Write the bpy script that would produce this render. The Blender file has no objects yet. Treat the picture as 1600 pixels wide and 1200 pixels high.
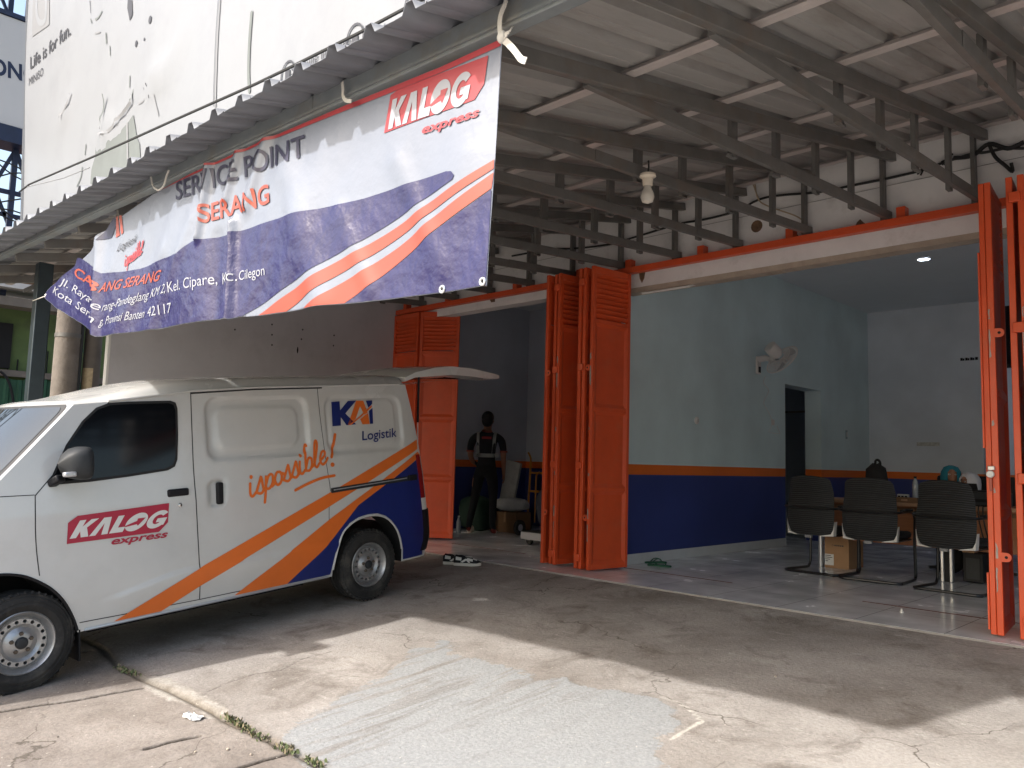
import bpy, bmesh, math, random
from mathutils import Vector, Matrix
random.seed(7)
PI = math.pi
sc = bpy.context.scene
col = sc.collection
# ------------------------------------------------------------------ camera
CR = (Vector((0.7114, 0.7025, 0.0280)), Vector((0.0482, -0.0890, 0.9949)), Vector((-0.7014, 0.7064, 0.0970)))
r0 = CR[0].normalized(); f0 = (CR[2] - r0 * CR[2].dot(r0)).normalized(); u0 = r0.cross(f0)
CAMP = Vector((5.1697, -5.9461, 1.07)); FPX = 1239.2
cam = bpy.data.cameras.new('camera'); camo = bpy.data.objects.new('camera', cam); col.objects.link(camo)
M = Matrix((r0, u0, -f0)).transposed().to_4x4(); M.translation = CAMP
camo.matrix_world = M
cam.sensor_width = 36.0; cam.lens = FPX / 1600 * 36.0; cam.clip_start = 0.05; cam.clip_end = 2000
sc.camera = camo
# ------------------------------------------------------------------ world, sun, exposure
SUNDIR = Vector((-0.71, -2.13, 1.90)).normalized()
w = bpy.data.worlds.new('World'); sc.world = w; w.use_nodes = True
nt = w.node_tree; bg = nt.nodes['Background']
sky = nt.nodes.new('ShaderNodeTexSky'); sky.sky_type = 'NISHITA'; sky.sun_disc = False
sky.sun_elevation = math.asin(SUNDIR.z); sky.sun_rotation = math.atan2(SUNDIR.x, SUNDIR.y)
sky.air_density = 1.3; sky.dust_density = 4.0; sky.ozone_density = 1.0
nt.links.new(sky.outputs[0], bg.inputs[0]); bg.inputs[1].default_value = 0.15
sl = bpy.data.lights.new('sun', 'SUN'); sl.energy = 2.0; sl.angle = math.radians(1.3); sl.color = (1.0, 0.975, 0.94)
so = bpy.data.objects.new('sun', sl); col.objects.link(so)
so.rotation_euler = SUNDIR.to_track_quat('Z', 'Y').to_euler()
sc.view_settings.view_transform = 'Standard'; sc.view_settings.look = 'None'
sc.view_settings.exposure = 1.25; sc.view_settings.gamma = 1.0
sc.render.engine = 'CYCLES'
sc.cycles.max_bounces = 8; sc.cycles.diffuse_bounces = 5

# ------------------------------------------------------------------ pixel helpers (photo pixels, 1600 x 1200)
def ray(x, y):
    return r0 * ((x - 800) / FPX) - u0 * ((y - 600) / FPX) + f0
def hit(x, y, n, d):
    n = Vector(n); v = ray(x, y)
    return CAMP + v * ((d - n.dot(CAMP)) / n.dot(v))
def atX(x, y, v): return hit(x, y, (1, 0, 0), v)
def atY(x, y, v): return hit(x, y, (0, 1, 0), v)
def atZ(x, y, v): return hit(x, y, (0, 0, 1), v)
G0, GS = -0.012, 0.087
def gz(y): return G0 + GS * y if y > -9 else G0 + GS * -9

# ------------------------------------------------------------------ materials
MATS = {}
def mat(name, c, rough=0.6, metal=0.0, var=0.0, vscale=6.0, bump=0.0, bscale=40.0, c2=None, c2amt=0.0, c2scale=3.0, c2lo=0.5, c2hi=0.65, spec=0.5, coat=0.0, stretch=(1, 1, 1), rvar=0.0):
    if name in MATS: return MATS[name]
    m = bpy.data.materials.new(name); m.use_nodes = True; MATS[name] = m
    n = m.node_tree; N = n.nodes; L = n.links; b = N['Principled BSDF']
    b.inputs['Base Color'].default_value = (*c, 1); b.inputs['Roughness'].default_value = rough
    b.inputs['Metallic'].default_value = metal; b.inputs['Specular IOR Level'].default_value = spec
    b.inputs['Coat Weight'].default_value = coat; b.inputs['Coat Roughness'].default_value = 0.08
    if var or bump or c2amt or rvar:
        tc = N.new('ShaderNodeTexCoord'); mp = N.new('ShaderNodeMapping'); mp.inputs['Scale'].default_value = stretch
        L.new(tc.outputs['Object'], mp.inputs[0]); src = mp.outputs[0]
        colout = None
        if var:
            t = N.new('ShaderNodeTexNoise'); t.inputs['Scale'].default_value = vscale; t.inputs['Detail'].default_value = 6; t.inputs['Roughness'].default_value = 0.65
            L.new(src, t.inputs['Vector'])
            mr = N.new('ShaderNodeMapRange'); mr.inputs[1].default_value = 0.3; mr.inputs[2].default_value = 0.7
            mr.inputs[3].default_value = 1 - var; mr.inputs[4].default_value = 1 + var
            L.new(t.outputs['Fac'], mr.inputs[0])
            vm = N.new('ShaderNodeVectorMath'); vm.operation = 'SCALE'; vm.inputs[0].default_value = c
            L.new(mr.outputs[0], vm.inputs['Scale']); colout = vm.outputs[0]
        if c2amt:
            t = N.new('ShaderNodeTexNoise'); t.inputs['Scale'].default_value = c2scale; t.inputs['Detail'].default_value = 8; t.inputs['Roughness'].default_value = 0.7
            L.new(src, t.inputs['Vector'])
            mr = N.new('ShaderNodeMapRange'); mr.inputs[1].default_value = c2lo; mr.inputs[2].default_value = c2hi; mr.inputs[4].default_value = c2amt
            L.new(t.outputs['Fac'], mr.inputs[0])
            mx = N.new('ShaderNodeMixRGB'); mx.inputs[1].default_value = (*c, 1); mx.inputs[2].default_value = (*c2, 1)
            if colout: L.new(colout, mx.inputs[1])
            L.new(mr.outputs[0], mx.inputs[0]); colout = mx.outputs[0]
        if colout: L.new(colout, b.inputs['Base Color'])
        if rvar:
            t = N.new('ShaderNodeTexNoise'); t.inputs['Scale'].default_value = vscale * 0.7; t.inputs['Detail'].default_value = 5
            L.new(src, t.inputs['Vector'])
            mr = N.new('ShaderNodeMapRange'); mr.inputs[1].default_value = 0.3; mr.inputs[2].default_value = 0.7
            mr.inputs[3].default_value = max(0.02, rough - rvar); mr.inputs[4].default_value = rough + rvar
            L.new(t.outputs['Fac'], mr.inputs[0]); L.new(mr.outputs[0], b.inputs['Roughness'])
        if bump:
            t = N.new('ShaderNodeTexNoise'); t.inputs['Scale'].default_value = bscale; t.inputs['Detail'].default_value = 4
            L.new(src, t.inputs['Vector'])
            bp = N.new('ShaderNodeBump'); bp.inputs['Strength'].default_value = bump; bp.inputs['Distance'].default_value = 0.02
            L.new(t.outputs['Fac'], bp.inputs['Height']); L.new(bp.outputs[0], b.inputs['Normal'])
    return m
def emis(name, c, s):
    m = bpy.data.materials.new(name); m.use_nodes = True
    b = m.node_tree.nodes['Principled BSDF']; b.inputs['Base Color'].default_value = (*c, 1)
    b.inputs['Emission Color'].default_value = (*c, 1); b.inputs['Emission Strength'].default_value = s
    return m

m_paint = mat('van_paint', (0.60, 0.60, 0.582), 0.24, var=0.04, vscale=2.5, coat=0.6, c2=(0.40, 0.36, 0.30), c2amt=0.22, c2scale=2.2, c2lo=0.5, c2hi=0.8, rvar=0.06)
m_vorange = mat('orange_vinyl', (0.78, 0.165, 0.022), 0.38, var=0.06, vscale=3)
m_vblue = mat('blue_vinyl', (0.008, 0.02, 0.155), 0.35, var=0.12, vscale=3)
m_vred = mat('red_vinyl', (0.42, 0.018, 0.05), 0.38, var=0.05)
m_white = mat('white_vinyl', (0.72, 0.71, 0.68), 0.4)
m_blackpl = mat('black_plastic', (0.014, 0.014, 0.016), 0.5, var=0.2, vscale=20, spec=0.2)
m_greypl = mat('grey_plastic', (0.030, 0.032, 0.034), 0.55, var=0.1, vscale=30, spec=0.3)
m_rubber = mat('tyre_rubber', (0.022, 0.021, 0.020), 0.85, var=0.25, vscale=14, bump=0.15, bscale=60, c2=(0.09, 0.08, 0.068), c2amt=0.5, c2scale=7)
m_rim = mat('rim_steel', (0.43, 0.43, 0.43), 0.42, 0.75, var=0.12, vscale=16, c2=(0.14, 0.11, 0.085), c2amt=0.6, c2scale=9, c2lo=0.52, c2hi=0.75)
m_dark = mat('dark_void', (0.006, 0.006, 0.007), 0.9)
m_glass = mat('tinted_glass', (0.004, 0.005, 0.007), 0.07, spec=0.30)
m_wind = mat('windscreen_glass', (0.025, 0.030, 0.032), 0.03, spec=0.9)
m_seal = mat('rubber_seal', (0.012, 0.012, 0.013), 0.6)
m_tail = mat('tail_red', (0.25, 0.01, 0.012), 0.18)
m_chrome = mat('chrome', (0.6, 0.6, 0.6), 0.18, 1.0)
m_door = mat('orange_door_paint', (0.64, 0.082, 0.021), 0.42, var=0.10, vscale=3.5, c2=(0.56, 0.12, 0.05), c2amt=0.55, c2scale=6, c2lo=0.52, c2hi=0.75, rvar=0.08)
m_chip = mat('bare_steel_chip', (0.35, 0.31, 0.28), 0.6, 0.3, var=0.2, vscale=30)
m_steel = mat('truss_steel', (0.155, 0.15, 0.14), 0.45, 0.2, var=0.14, vscale=6, c2=(0.16, 0.12, 0.09), c2amt=0.5, c2scale=4)
m_purlin = mat('purlin_steel', (0.55, 0.50, 0.475), 0.42, 0.3, var=0.1, vscale=6)
m_beam = mat('beam_steel', (0.21, 0.235, 0.245), 0.5, 0.2, var=0.14, vscale=5, c2=(0.2, 0.17, 0.13), c2amt=0.5, c2scale=3)
m_sheet = mat('zinc_sheet', (0.35, 0.342, 0.328), 0.5, 0.15, var=0.12, vscale=2.2, c2=(0.17, 0.145, 0.12), c2amt=0.5, c2scale=1.6, stretch=(3, .4, 1))
m_eave = mat('dark_eave_zinc', (0.165, 0.175, 0.195), 0.5, 0.2, var=0.18, vscale=2.2, c2=(0.10, 0.10, 0.11), c2amt=0.5, c2scale=1.6, stretch=(3, .5, 1))  # darker, cooler zinc tone for the front strip of the roof sheet
m_wallw = mat('white_wall_paint', (0.76, 0.745, 0.73), 0.8, var=0.08, vscale=2.2, c2=(0.30, 0.26, 0.22), c2amt=0.45, c2scale=3.0, c2lo=0.55, c2hi=0.8, bump=0.12, bscale=9)
m_raw = mat('raw_plaster', (0.42, 0.35, 0.28), 0.9, var=0.15, vscale=7, bump=0.3, bscale=30)
m_stain = mat('rust_stain', (0.16, 0.095, 0.055), 0.9, var=0.35, vscale=25)
m_partw = mat('grey_partition_paint', (0.52, 0.51, 0.53), 0.8, var=0.06, vscale=1.6, bump=0.05, bscale=20, c2=(0.26, 0.25, 0.255), c2amt=0.4, c2scale=1.4, c2lo=.52, c2hi=.8)
m_ceil = mat('ceiling_paint', (0.66, 0.70, 0.74), 0.75, var=0.03, vscale=2)
m_backw = mat('pale_blue_wall_paint', (0.36, 0.41, 0.46), 0.7, var=0.04, vscale=1.5)
m_teal = mat('teal_wall_paint', (0.25, 0.345, 0.375), 0.6, var=0.05, vscale=1.2)
m_skirt = mat('skirting_tile', (0.60, 0.61, 0.62), 0.2, var=0.05)
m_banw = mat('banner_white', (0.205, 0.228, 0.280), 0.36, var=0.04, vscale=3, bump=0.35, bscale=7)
m_banb = mat('banner_blue', (0.018, 0.016, 0.086), 0.33, var=0.16, vscale=5, bump=0.7, bscale=9)
m_banr = mat('banner_red', (0.36, 0.03, 0.04), 0.4)
m_bano = mat('banner_orange', (0.33, 0.06, 0.035), 0.38, var=0.05)
m_bann = mat('banner_navy_ink', (0.014, 0.014, 0.05), 0.4)
m_bannw = mat('banner_white_ink', (0.35, 0.36, 0.40), 0.4)
m_bill = mat('billboard_vinyl', (0.255, 0.266, 0.284), 0.45, var=0.03, vscale=1.2, bump=0.10, bscale=2.5, c2=(0.215, 0.225, 0.242), c2amt=0.5, c2scale=1.1)
m_billg = mat('billboard_backing', (0.15, 0.168, 0.165), 0.8, var=0.12, vscale=2)
m_ink = mat('dark_ink', (0.035, 0.036, 0.045), 0.5)
m_lgrey = mat('pale_grey_ink', (0.225, 0.23, 0.24), 0.5)
m_navy = mat('navy_steel', (0.012, 0.022, 0.055), 0.5, 0.2, var=0.2)
m_signw = mat('sign_white', (0.48, 0.47, 0.46), 0.5, var=0.05, vscale=1)
m_black = mat('black_fabric', (0.012, 0.012, 0.014), 0.85, var=0.2, vscale=30)
m_rib = mat('ribbed_chair_fabric', (0.011, 0.012, 0.013), 0.75, var=0.15, vscale=40)
m_ribg = mat('ribbed_chair_grey', (0.055, 0.058, 0.062), 0.65)
m_blk = mat('black_tube', (0.012, 0.012, 0.013), 0.3, 0.2)
m_silver = mat('silver_metal', (0.55, 0.56, 0.58), 0.3, 0.6, var=0.04)
m_wood = mat('orange_wood', (0.36, 0.135, 0.05), 0.45, var=0.15, vscale=4, stretch=(1, 1, 8), coat=0.1)
m_woodt = mat('wood_edge', (0.42, 0.24, 0.13), 0.5, var=0.12)
m_card = mat('cardboard', (0.40, 0.235, 0.125), 0.85, var=0.07, vscale=8)
m_cardk = mat('carton_brown', (0.20, 0.11, 0.055), 0.85, var=0.1)
m_paper = mat('white_paper', (0.72, 0.72, 0.70), 0.7)
m_fan = mat('fan_plastic', (0.66, 0.62, 0.59), 0.4, var=0.04)
m_tealc = mat('teal_cloth', (0.015, 0.17, 0.24), 0.85, var=0.15, vscale=12)
m_whitec = mat('white_cloth', (0.60, 0.60, 0.66), 0.85, var=0.05, vscale=12)
m_skin = mat('skin', (0.28, 0.13, 0.08), 0.55, var=0.06, vscale=20)
m_hair = mat('black_hair', (0.008, 0.007, 0.007), 0.55)
m_polo = mat('black_polo_cloth', (0.016, 0.018, 0.024), 0.85, var=0.2, vscale=15)
m_trou = mat('black_trousers_cloth', (0.011, 0.012, 0.014), 0.85, var=0.2, vscale=15)
m_redshoe = mat('red_shoe', (0.30, 0.045, 0.03), 0.6)
m_reflect = mat('reflective_strap', (0.34, 0.36, 0.35), 0.4)
m_yel = mat('yellow_paint', (0.48, 0.20, 0.02), 0.45, var=0.1)
m_sack = mat('grey_sack', (0.34, 0.35, 0.36), 0.7, var=0.15, vscale=8, bump=0.4, bscale=14)
m_green = mat('green_rubber', (0.012, 0.085, 0.045), 0.6, var=0.2, vscale=20)
m_cream = mat('cream_sole', (0.66, 0.63, 0.57), 0.6)
m_cable = mat('black_cable', (0.012, 0.012, 0.012), 0.6)
m_ceram = mat('cream_ceramic', (0.70, 0.62, 0.50), 0.3)
m_conc = mat('pole_concrete', (0.19, 0.165, 0.14), 0.9, var=0.2, vscale=6, bump=0.3, bscale=30, c2=(0.14, 0.115, 0.09), c2amt=0.6, c2scale=4)
m_gfence = mat('green_corrugated', (0.020, 0.085, 0.045), 0.6, var=0.2, vscale=4, c2=(0.01, 0.04, 0.025), c2amt=0.6, c2scale=3)
m_gwall = mat('faded_green_wall', (0.10, 0.15, 0.052), 0.85, var=0.2, vscale=2, c2=(0.05, 0.065, 0.035), c2amt=0.6, c2scale=2)
m_rust = mat('rusty_roof', (0.17, 0.07, 0.05), 0.8, var=0.3, vscale=4, c2=(0.3, 0.2, 0.13), c2amt=0.5)
m_bamboo = mat('pale_timber', (0.42, 0.33, 0.23), 0.8, var=0.15)
m_post = mat('dark_steel_post', (0.035, 0.048, 0.055), 0.4, 0.4, var=0.2, vscale=5)
m_rope = mat('white_tie', (0.60, 0.58, 0.53), 0.8)
m_bottle = mat('clear_plastic', (0.30, 0.33, 0.36), 0.1, spec=0.7)
m_gold = mat('brown_plaster', (0.15, 0.13, 0.11), 0.85, var=0.15)

# ------------------------------------------------------------------ mesh builder
def wm(o):
    m = o.matrix_basis.copy()
    while o.parent:
        o = o.parent; m = o.matrix_basis @ m
    return m
def tag(o, label=None, cat=None, group=None, kind=None):
    if label: o['label'] = label
    if cat: o['category'] = cat
    if group: o['group'] = group
    if kind: o['kind'] = kind
    return o
def thing(name, label, cat, loc=(0, 0, 0), rot=None, group=None):
    o = bpy.data.objects.new(name, None); o.empty_display_size = 0.1; col.objects.link(o)
    o.matrix_basis = Matrix.Translation(loc) @ (rot.to_4x4() if rot else Matrix.Identity(4))
    return tag(o, label, cat, group)
def dup(o, parent=None):
    c = o.copy(); col.objects.link(c)
    if parent: c.parent = parent
    for ch in list(o.children): dup(ch, c)
    return c
class MB:
    def __init__(s): s.v = []; s.f = []; s.mi = []
    def add(s, V, F, mi=0):
        b = len(s.v); s.v += [Vector(p) for p in V]; s.f += [tuple(i + b for i in q) for q in F]; s.mi += [mi] * len(F); return s
    def box(s, a, b, mi=0):
        x0, x1 = sorted((a[0], b[0])); y0, y1 = sorted((a[1], b[1])); z0, z1 = sorted((a[2], b[2]))
        return s.add([(x0, y0, z0), (x1, y0, z0), (x1, y1, z0), (x0, y1, z0), (x0, y0, z1), (x1, y0, z1), (x1, y1, z1), (x0, y1, z1)],
                     [(0, 3, 2, 1), (4, 5, 6, 7), (0, 1, 5, 4), (1, 2, 6, 5), (2, 3, 7, 6), (3, 0, 4, 7)], mi)
    def bar(s, p, q, w, h, mi=0, up=(0, 0, 1)):
        p = Vector(p); q = Vector(q); d = (q - p).normalized(); u = Vector(up)
        if abs(d.dot(u)) > 0.99: u = Vector((0, 1, 0))
        x = d.cross(u).normalized() * w / 2; y = x.cross(d).normalized() * h / 2
        V = [p - x - y, p + x - y, p + x + y, p - x + y, q - x - y, q + x - y, q + x + y, q - x + y]
        return s.add(V, [(3, 2, 1, 0), (4, 5, 6, 7), (0, 1, 5, 4), (1, 2, 6, 5), (2, 3, 7, 6), (3, 0, 4, 7)], mi)
    def tube(s, pts, r, n=8, mi=0, cap=True):
        pts = [Vector(p) for p in pts]; R = r if isinstance(r, (list, tuple)) else [r] * len(pts)
        rings = []; prev = None
        for i, p in enumerate(pts):
            d = (pts[min(i + 1, len(pts) - 1)] - pts[max(i - 1, 0)])
            d = d.normalized() if d.length > 1e-9 else Vector((0, 0, 1))
            if prev is None:
                a = d.orthogonal().normalized()
            else:
                a = prev - d * prev.dot(d); a = a.normalized() if a.length > 1e-6 else d.orthogonal().normalized()
            prev = a; b = d.cross(a)
            rings.append([p + (a * math.cos(2 * PI * k / n) + b * math.sin(2 * PI * k / n)) * R[i] for k in range(n)])
        V = [q for g in rings for q in g]; F = []
        for i in range(len(pts) - 1):
            for k in range(n):
                F.append((i * n + k, i * n + (k + 1) % n, (i + 1) * n + (k + 1) % n, (i + 1) * n + k))
        if cap:
            F.append(tuple(range(n - 1, -1, -1))); F.append(tuple((len(pts) - 1) * n + k for k in range(n)))
        return s.add(V, F, mi)
    def lathe(s, prof, c=(0, 0, 0), axis='Z', n=24, mi=0):
        # prof: list of (radius, height)
        V = []; F = []; c = Vector(c)
        for r, h in prof:
            for k in range(n):
                a = 2 * PI * k / n; x, y = r * math.cos(a), r * math.sin(a)
                V.append(c + (Vector((x, y, h)) if axis == 'Z' else Vector((x, h, y)) if axis == 'Y' else Vector((h, x, y))))
        for i in range(len(prof) - 1):
            for k in range(n):
                q = (i * n + k, i * n + (k + 1) % n, (i + 1) * n + (k + 1) % n, (i + 1) * n + k)
                F.append(q if axis != 'Y' else q[::-1])
        return s.add(V, F, mi)
    def prism(s, poly, fa, fb, mi=0):
        n = len(poly); V = [fa(*p) for p in poly] + [fb(*p) for p in poly]
        F = [tuple(range(n)), tuple(range(2 * n - 1, n - 1, -1))] + [(i, i + n, (i + 1) % n + n, (i + 1) % n) for i in range(n)]
        return s.add(V, F, mi)
    def ell(s, c, r, nu=12, nv=8, mi=0):
        c = Vector(c); V = [c + Vector((0, 0, r[2]))]; F = []
        for j in range(1, nv):
            t = PI * j / nv
            for k in range(nu):
                a = 2 * PI * k / nu; V.append(c + Vector((r[0] * math.sin(t) * math.cos(a), r[1] * math.sin(t) * math.sin(a), r[2] * math.cos(t))))
        V.append(c - Vector((0, 0, r[2]))); e = len(V) - 1
        for k in range(nu):
            F.append((0, 1 + k, 1 + (k + 1) % nu)); F.append((e, 1 + (nv - 2) * nu + (k + 1) % nu, 1 + (nv - 2) * nu + k))
            for j in range(nv - 2): F.append((1 + j * nu + k, 1 + (j + 1) * nu + k, 1 + (j + 1) * nu + (k + 1) % nu, 1 + j * nu + (k + 1) % nu))
        return s.add(V, F, mi)
    def build(s, name, mats, parent=None, world=False, smooth=True, ang=0.6, bevel=0, fix=True, merge=False):
        me = bpy.data.meshes.new(name)
        V = s.v
        if world and parent:
            inv = wm(parent).inverted(); V = [inv @ p for p in V]
        me.from_pydata([tuple(p) for p in V], [], s.f); me.update()
        if not isinstance(mats, (list, tuple)): mats = [mats]
        for m in mats: me.materials.append(m)
        for p, i in zip(me.polygons, s.mi): p.material_index = i
        if fix or merge:
            bm = bmesh.new(); bm.from_mesh(me)
            if merge: bmesh.ops.remove_doubles(bm, verts=bm.verts, dist=1e-5)
            if fix: bmesh.ops.recalc_face_normals(bm, faces=bm.faces)
            bm.to_mesh(me); bm.free()
        if smooth:
            for p in me.polygons: p.use_smooth = True
            me.set_sharp_from_angle(angle=ang)
        o = bpy.data.objects.new(name, me); col.objects.link(o)
        if parent: o.parent = parent
        if bevel:
            b = o.modifiers.new('bevel', 'BEVEL'); b.width = bevel; b.segments = 2; b.limit_method = 'ANGLE'; b.angle_limit = 0.7
        return o
def crom(P, n=8, closed=False):
    P = [Vector(p) for p in P]; out = []
    m = len(P)
    for i in range(m if closed else m - 1):
        if closed: a, b, c, d = P[(i - 1) % m], P[i], P[(i + 1) % m], P[(i + 2) % m]
        else: a, b, c, d = P[max(i - 1, 0)], P[i], P[i + 1], P[min(i + 2, m - 1)]
        for k in range(n):
            t = k / n
            out.append(0.5 * ((2 * b) + (c - a) * t + (2 * a - 5 * b + 4 * c - d) * t * t + (3 * b - a - 3 * c + d) * t ** 3))
    if not closed: out.append(P[-1])
    return out
def interp(x, T):
    if x <= T[0][0]: return T[0][1]
    for (a, b), (c, d) in zip(T, T[1:]):
        if x <= c: return b + (d - b) * (x - a) / (c - a)
    return T[-1][1]
def sstep(a, b, x):
    t = min(1, max(0, (x - a) / (b - a))); return t * t * (3 - 2 * t)
def evalmesh(o, name):
    dg = bpy.context.evaluated_depsgraph_get(); dg.update()
    me = bpy.data.meshes.new_from_object(o.evaluated_get(dg)); me.name = name
    return me
def boolean(o, cutters):
    for c in cutters:
        b = o.modifiers.new('cut', 'BOOLEAN'); b.operation = 'DIFFERENCE'; b.object = c; b.solver = 'EXACT'
    bpy.context.view_layer.update()
    me = evalmesh(o, o.name); o.modifiers.clear(); old = o.data; o.data = me
    for c in cutters: bpy.data.objects.remove(c)
    for p in me.polygons: p.use_smooth = True
    me.set_sharp_from_angle(angle=0.6)
# 2-D artwork laid on a curved surface: fmap(u, v, offset) -> point
def flat(name, V2, F2, fmap, off, m, parent, step=0, thick=0, world=True, mi=None, ang=0.6):
    bm = bmesh.new(); vs = [bm.verts.new((p[0], p[1], 0)) for p in V2]
    for f in F2:
        try: bm.faces.new([vs[i] for i in f])
        except ValueError: pass
    if step:
        for ax in (0, 1):
            lo = min(p[ax] for p in V2); hi = max(p[ax] for p in V2); k = math.floor(lo / step) + 1
            while k * step < hi:
                no = (1, 0, 0) if ax == 0 else (0, 1, 0)
                bmesh.ops.bisect_plane(bm, geom=bm.verts[:] + bm.edges[:] + bm.faces[:], plane_co=Vector(no) * (k * step), plane_no=no, dist=1e-6)
                k += 1
    bm.verts.ensure_lookup_table(); bm.faces.ensure_lookup_table()
    bm.verts.index_update()
    P = [(v.co.x, v.co.y) for v in bm.verts]; F = [[v.index for v in f.verts] for f in bm.faces]
    mb = MB(); mb.v = [Vector(fmap(u, v, off)) for u, v in P]; mb.f = [tuple(f) for f in F]; mb.mi = [0] * len(F)
    if thick:
        bd = [e for e in bm.edges if len(e.link_faces) == 1]; low = {}
        for e in bd:
            for v in e.verts:
                if v.index not in low:
                    low[v.index] = len(mb.v); mb.v.append(Vector(fmap(*P[v.index], off - thick)))
            a, b = e.verts[0].index, e.verts[1].index
            mb.f.append((a, b, low[b], low[a])); mb.mi.append(0)
    bm.free()
    # orient faces outwards (towards +offset)
    if mb.f:
        ref = Vector(fmap(*P[0], off + 1)) - Vector(fmap(*P[0], off)); acc = 0
        for f in mb.f[:len(F)]:
            a, b, c = (mb.v[f[0]], mb.v[f[1]], mb.v[f[2]]); acc += (b - a).cross(c - a).dot(ref)
        if acc < 0: mb.f = [f[::-1] for f in mb.f]
    return mb.build(name, m, parent, world=world, fix=bool(thick), ang=ang)
def poly(name, pts, fmap, off, m, parent, **k):
    return flat(name, pts, [tuple(range(len(pts)))], fmap, off, m, parent, **k)
def textmesh(s, offset=0.0, shear=0.0, space=1.0):
    cu = bpy.data.curves.new('t', 'FONT'); cu.body = s; cu.size = 1; cu.offset = offset; cu.shear = shear; cu.space_character = space; cu.resolution_u = 4
    o = bpy.data.objects.new('t', cu); col.objects.link(o); bpy.context.view_layer.update()
    dg = bpy.context.evaluated_depsgraph_get(); me = o.evaluated_get(dg).to_mesh()
    V = [(v.co.x, v.co.y) for v in me.vertices]; F = [tuple(p.vertices) for p in me.polygons]
    o.evaluated_get(dg).to_mesh_clear(); bpy.data.objects.remove(o); bpy.data.curves.remove(cu)
    return V, F
CAP = 0.70
def lettering(name, s, A, B, C, fmap, off, m, parent, offset=0.0, shear=0.0, space=1.0, step=0, world=True):
    """A baseline left, B baseline right, C top-left of capitals, all in surface coordinates"""
    V, F = textmesh(s, offset, shear, space)
    x0 = min(p[0] for p in V); x1 = max(p[0] for p in V)
    A, B, C = Vector(A[:2]), Vector(B[:2]), Vector(C[:2])
    U = (B - A) / (x1 - x0); W = (C - A) / CAP
    V2 = [tuple(A + U * (p[0] - x0) + W * p[1]) for p in V]
    return flat(name, V2, F, fmap, off, m, parent, step=step, world=world)
def ribbon(P, wd):
    P = [Vector(p[:2]) for p in P]; V = []; F = []
    for i, p in enumerate(P):
        d = (P[min(i + 1, len(P) - 1)] - P[max(i - 1, 0)]).normalized(); n = Vector((-d.y, d.x)) * wd / 2
        V += [p + n, p - n]
    for i in range(len(P) - 1): F.append((2 * i, 2 * i + 1, 2 * i + 3, 2 * i + 2))
    # round ends
    for e, s in ((0, -1), (len(P) - 1, 1)):
        d = (P[e] - P[e - 1 if s > 0 else 1]).normalized(); n = Vector((-d.y, d.x)); b = len(V)
        for k in range(7):
            a = -PI / 2 + PI * k / 6; V.append(P[e] + (d * math.cos(a) + n * math.sin(a)) * wd / 2)
        F.append(tuple(range(b, b + 7)))
    return V, F
def rrect(x0, z0, x1, z1, r, n=5):
    out = []
    for cx, cz, a0 in ((x1 - r, z1 - r, 0), (x0 + r, z1 - r, 90), (x0 + r, z0 + r, 180), (x1 - r, z0 + r, 270)):
        for k in range(n + 1):
            a = math.radians(a0 + 90 * k / n); out.append((cx + r * math.cos(a), cz + r * math.sin(a)))
    return out
def disc(cx, cz, r, n=16): return [(cx + r * math.cos(2 * PI * k / n), cz + r * math.sin(2 * PI * k / n)) for k in range(n)]
exec_parts = []
import numpy as np
# ================================================================== GROUND
def atG(x, y):
    p = hit(x, y, (0, -GS, 1), G0); return p
def gpx(L): return [tuple(atG(*q)[:2]) for q in L]
def sdist(PX, PY, polyg):
    P = np.array(polyg); n = len(P); d = np.full(PX.shape, 1e9); ins = np.zeros(PX.shape, bool)
    for i in range(n):
        a = P[i]; b = P[(i + 1) % n]; e = b - a; wx = PX - a[0]; wy = PY - a[1]
        t = np.clip((wx * e[0] + wy * e[1]) / (e @ e + 1e-12), 0, 1)
        d = np.minimum(d, np.hypot(wx - t * e[0], wy - t * e[1]))
        c = ((a[1] > PY) != (b[1] > PY)); xi = a[0] + (PY - a[1]) * e[0] / (e[1] if abs(e[1]) > 1e-12 else 1e-12)
        ins ^= c & (PX < xi)
    return np.where(ins, d, -d)
def ldist(PX, PY, lines):
    d = np.full(PX.shape, 1e9)
    for L in lines:
        for a, b in zip(L, L[1:]):
            a = np.array(a[:2]); b = np.array(b[:2]); e = b - a; wx = PX - a[0]; wy = PY - a[1]
            t = np.clip((wx * e[0] + wy * e[1]) / (e @ e), 0, 1)
            d = np.minimum(d, np.hypot(wx - t * e[0], wy - t * e[1]))
    return d
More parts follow.
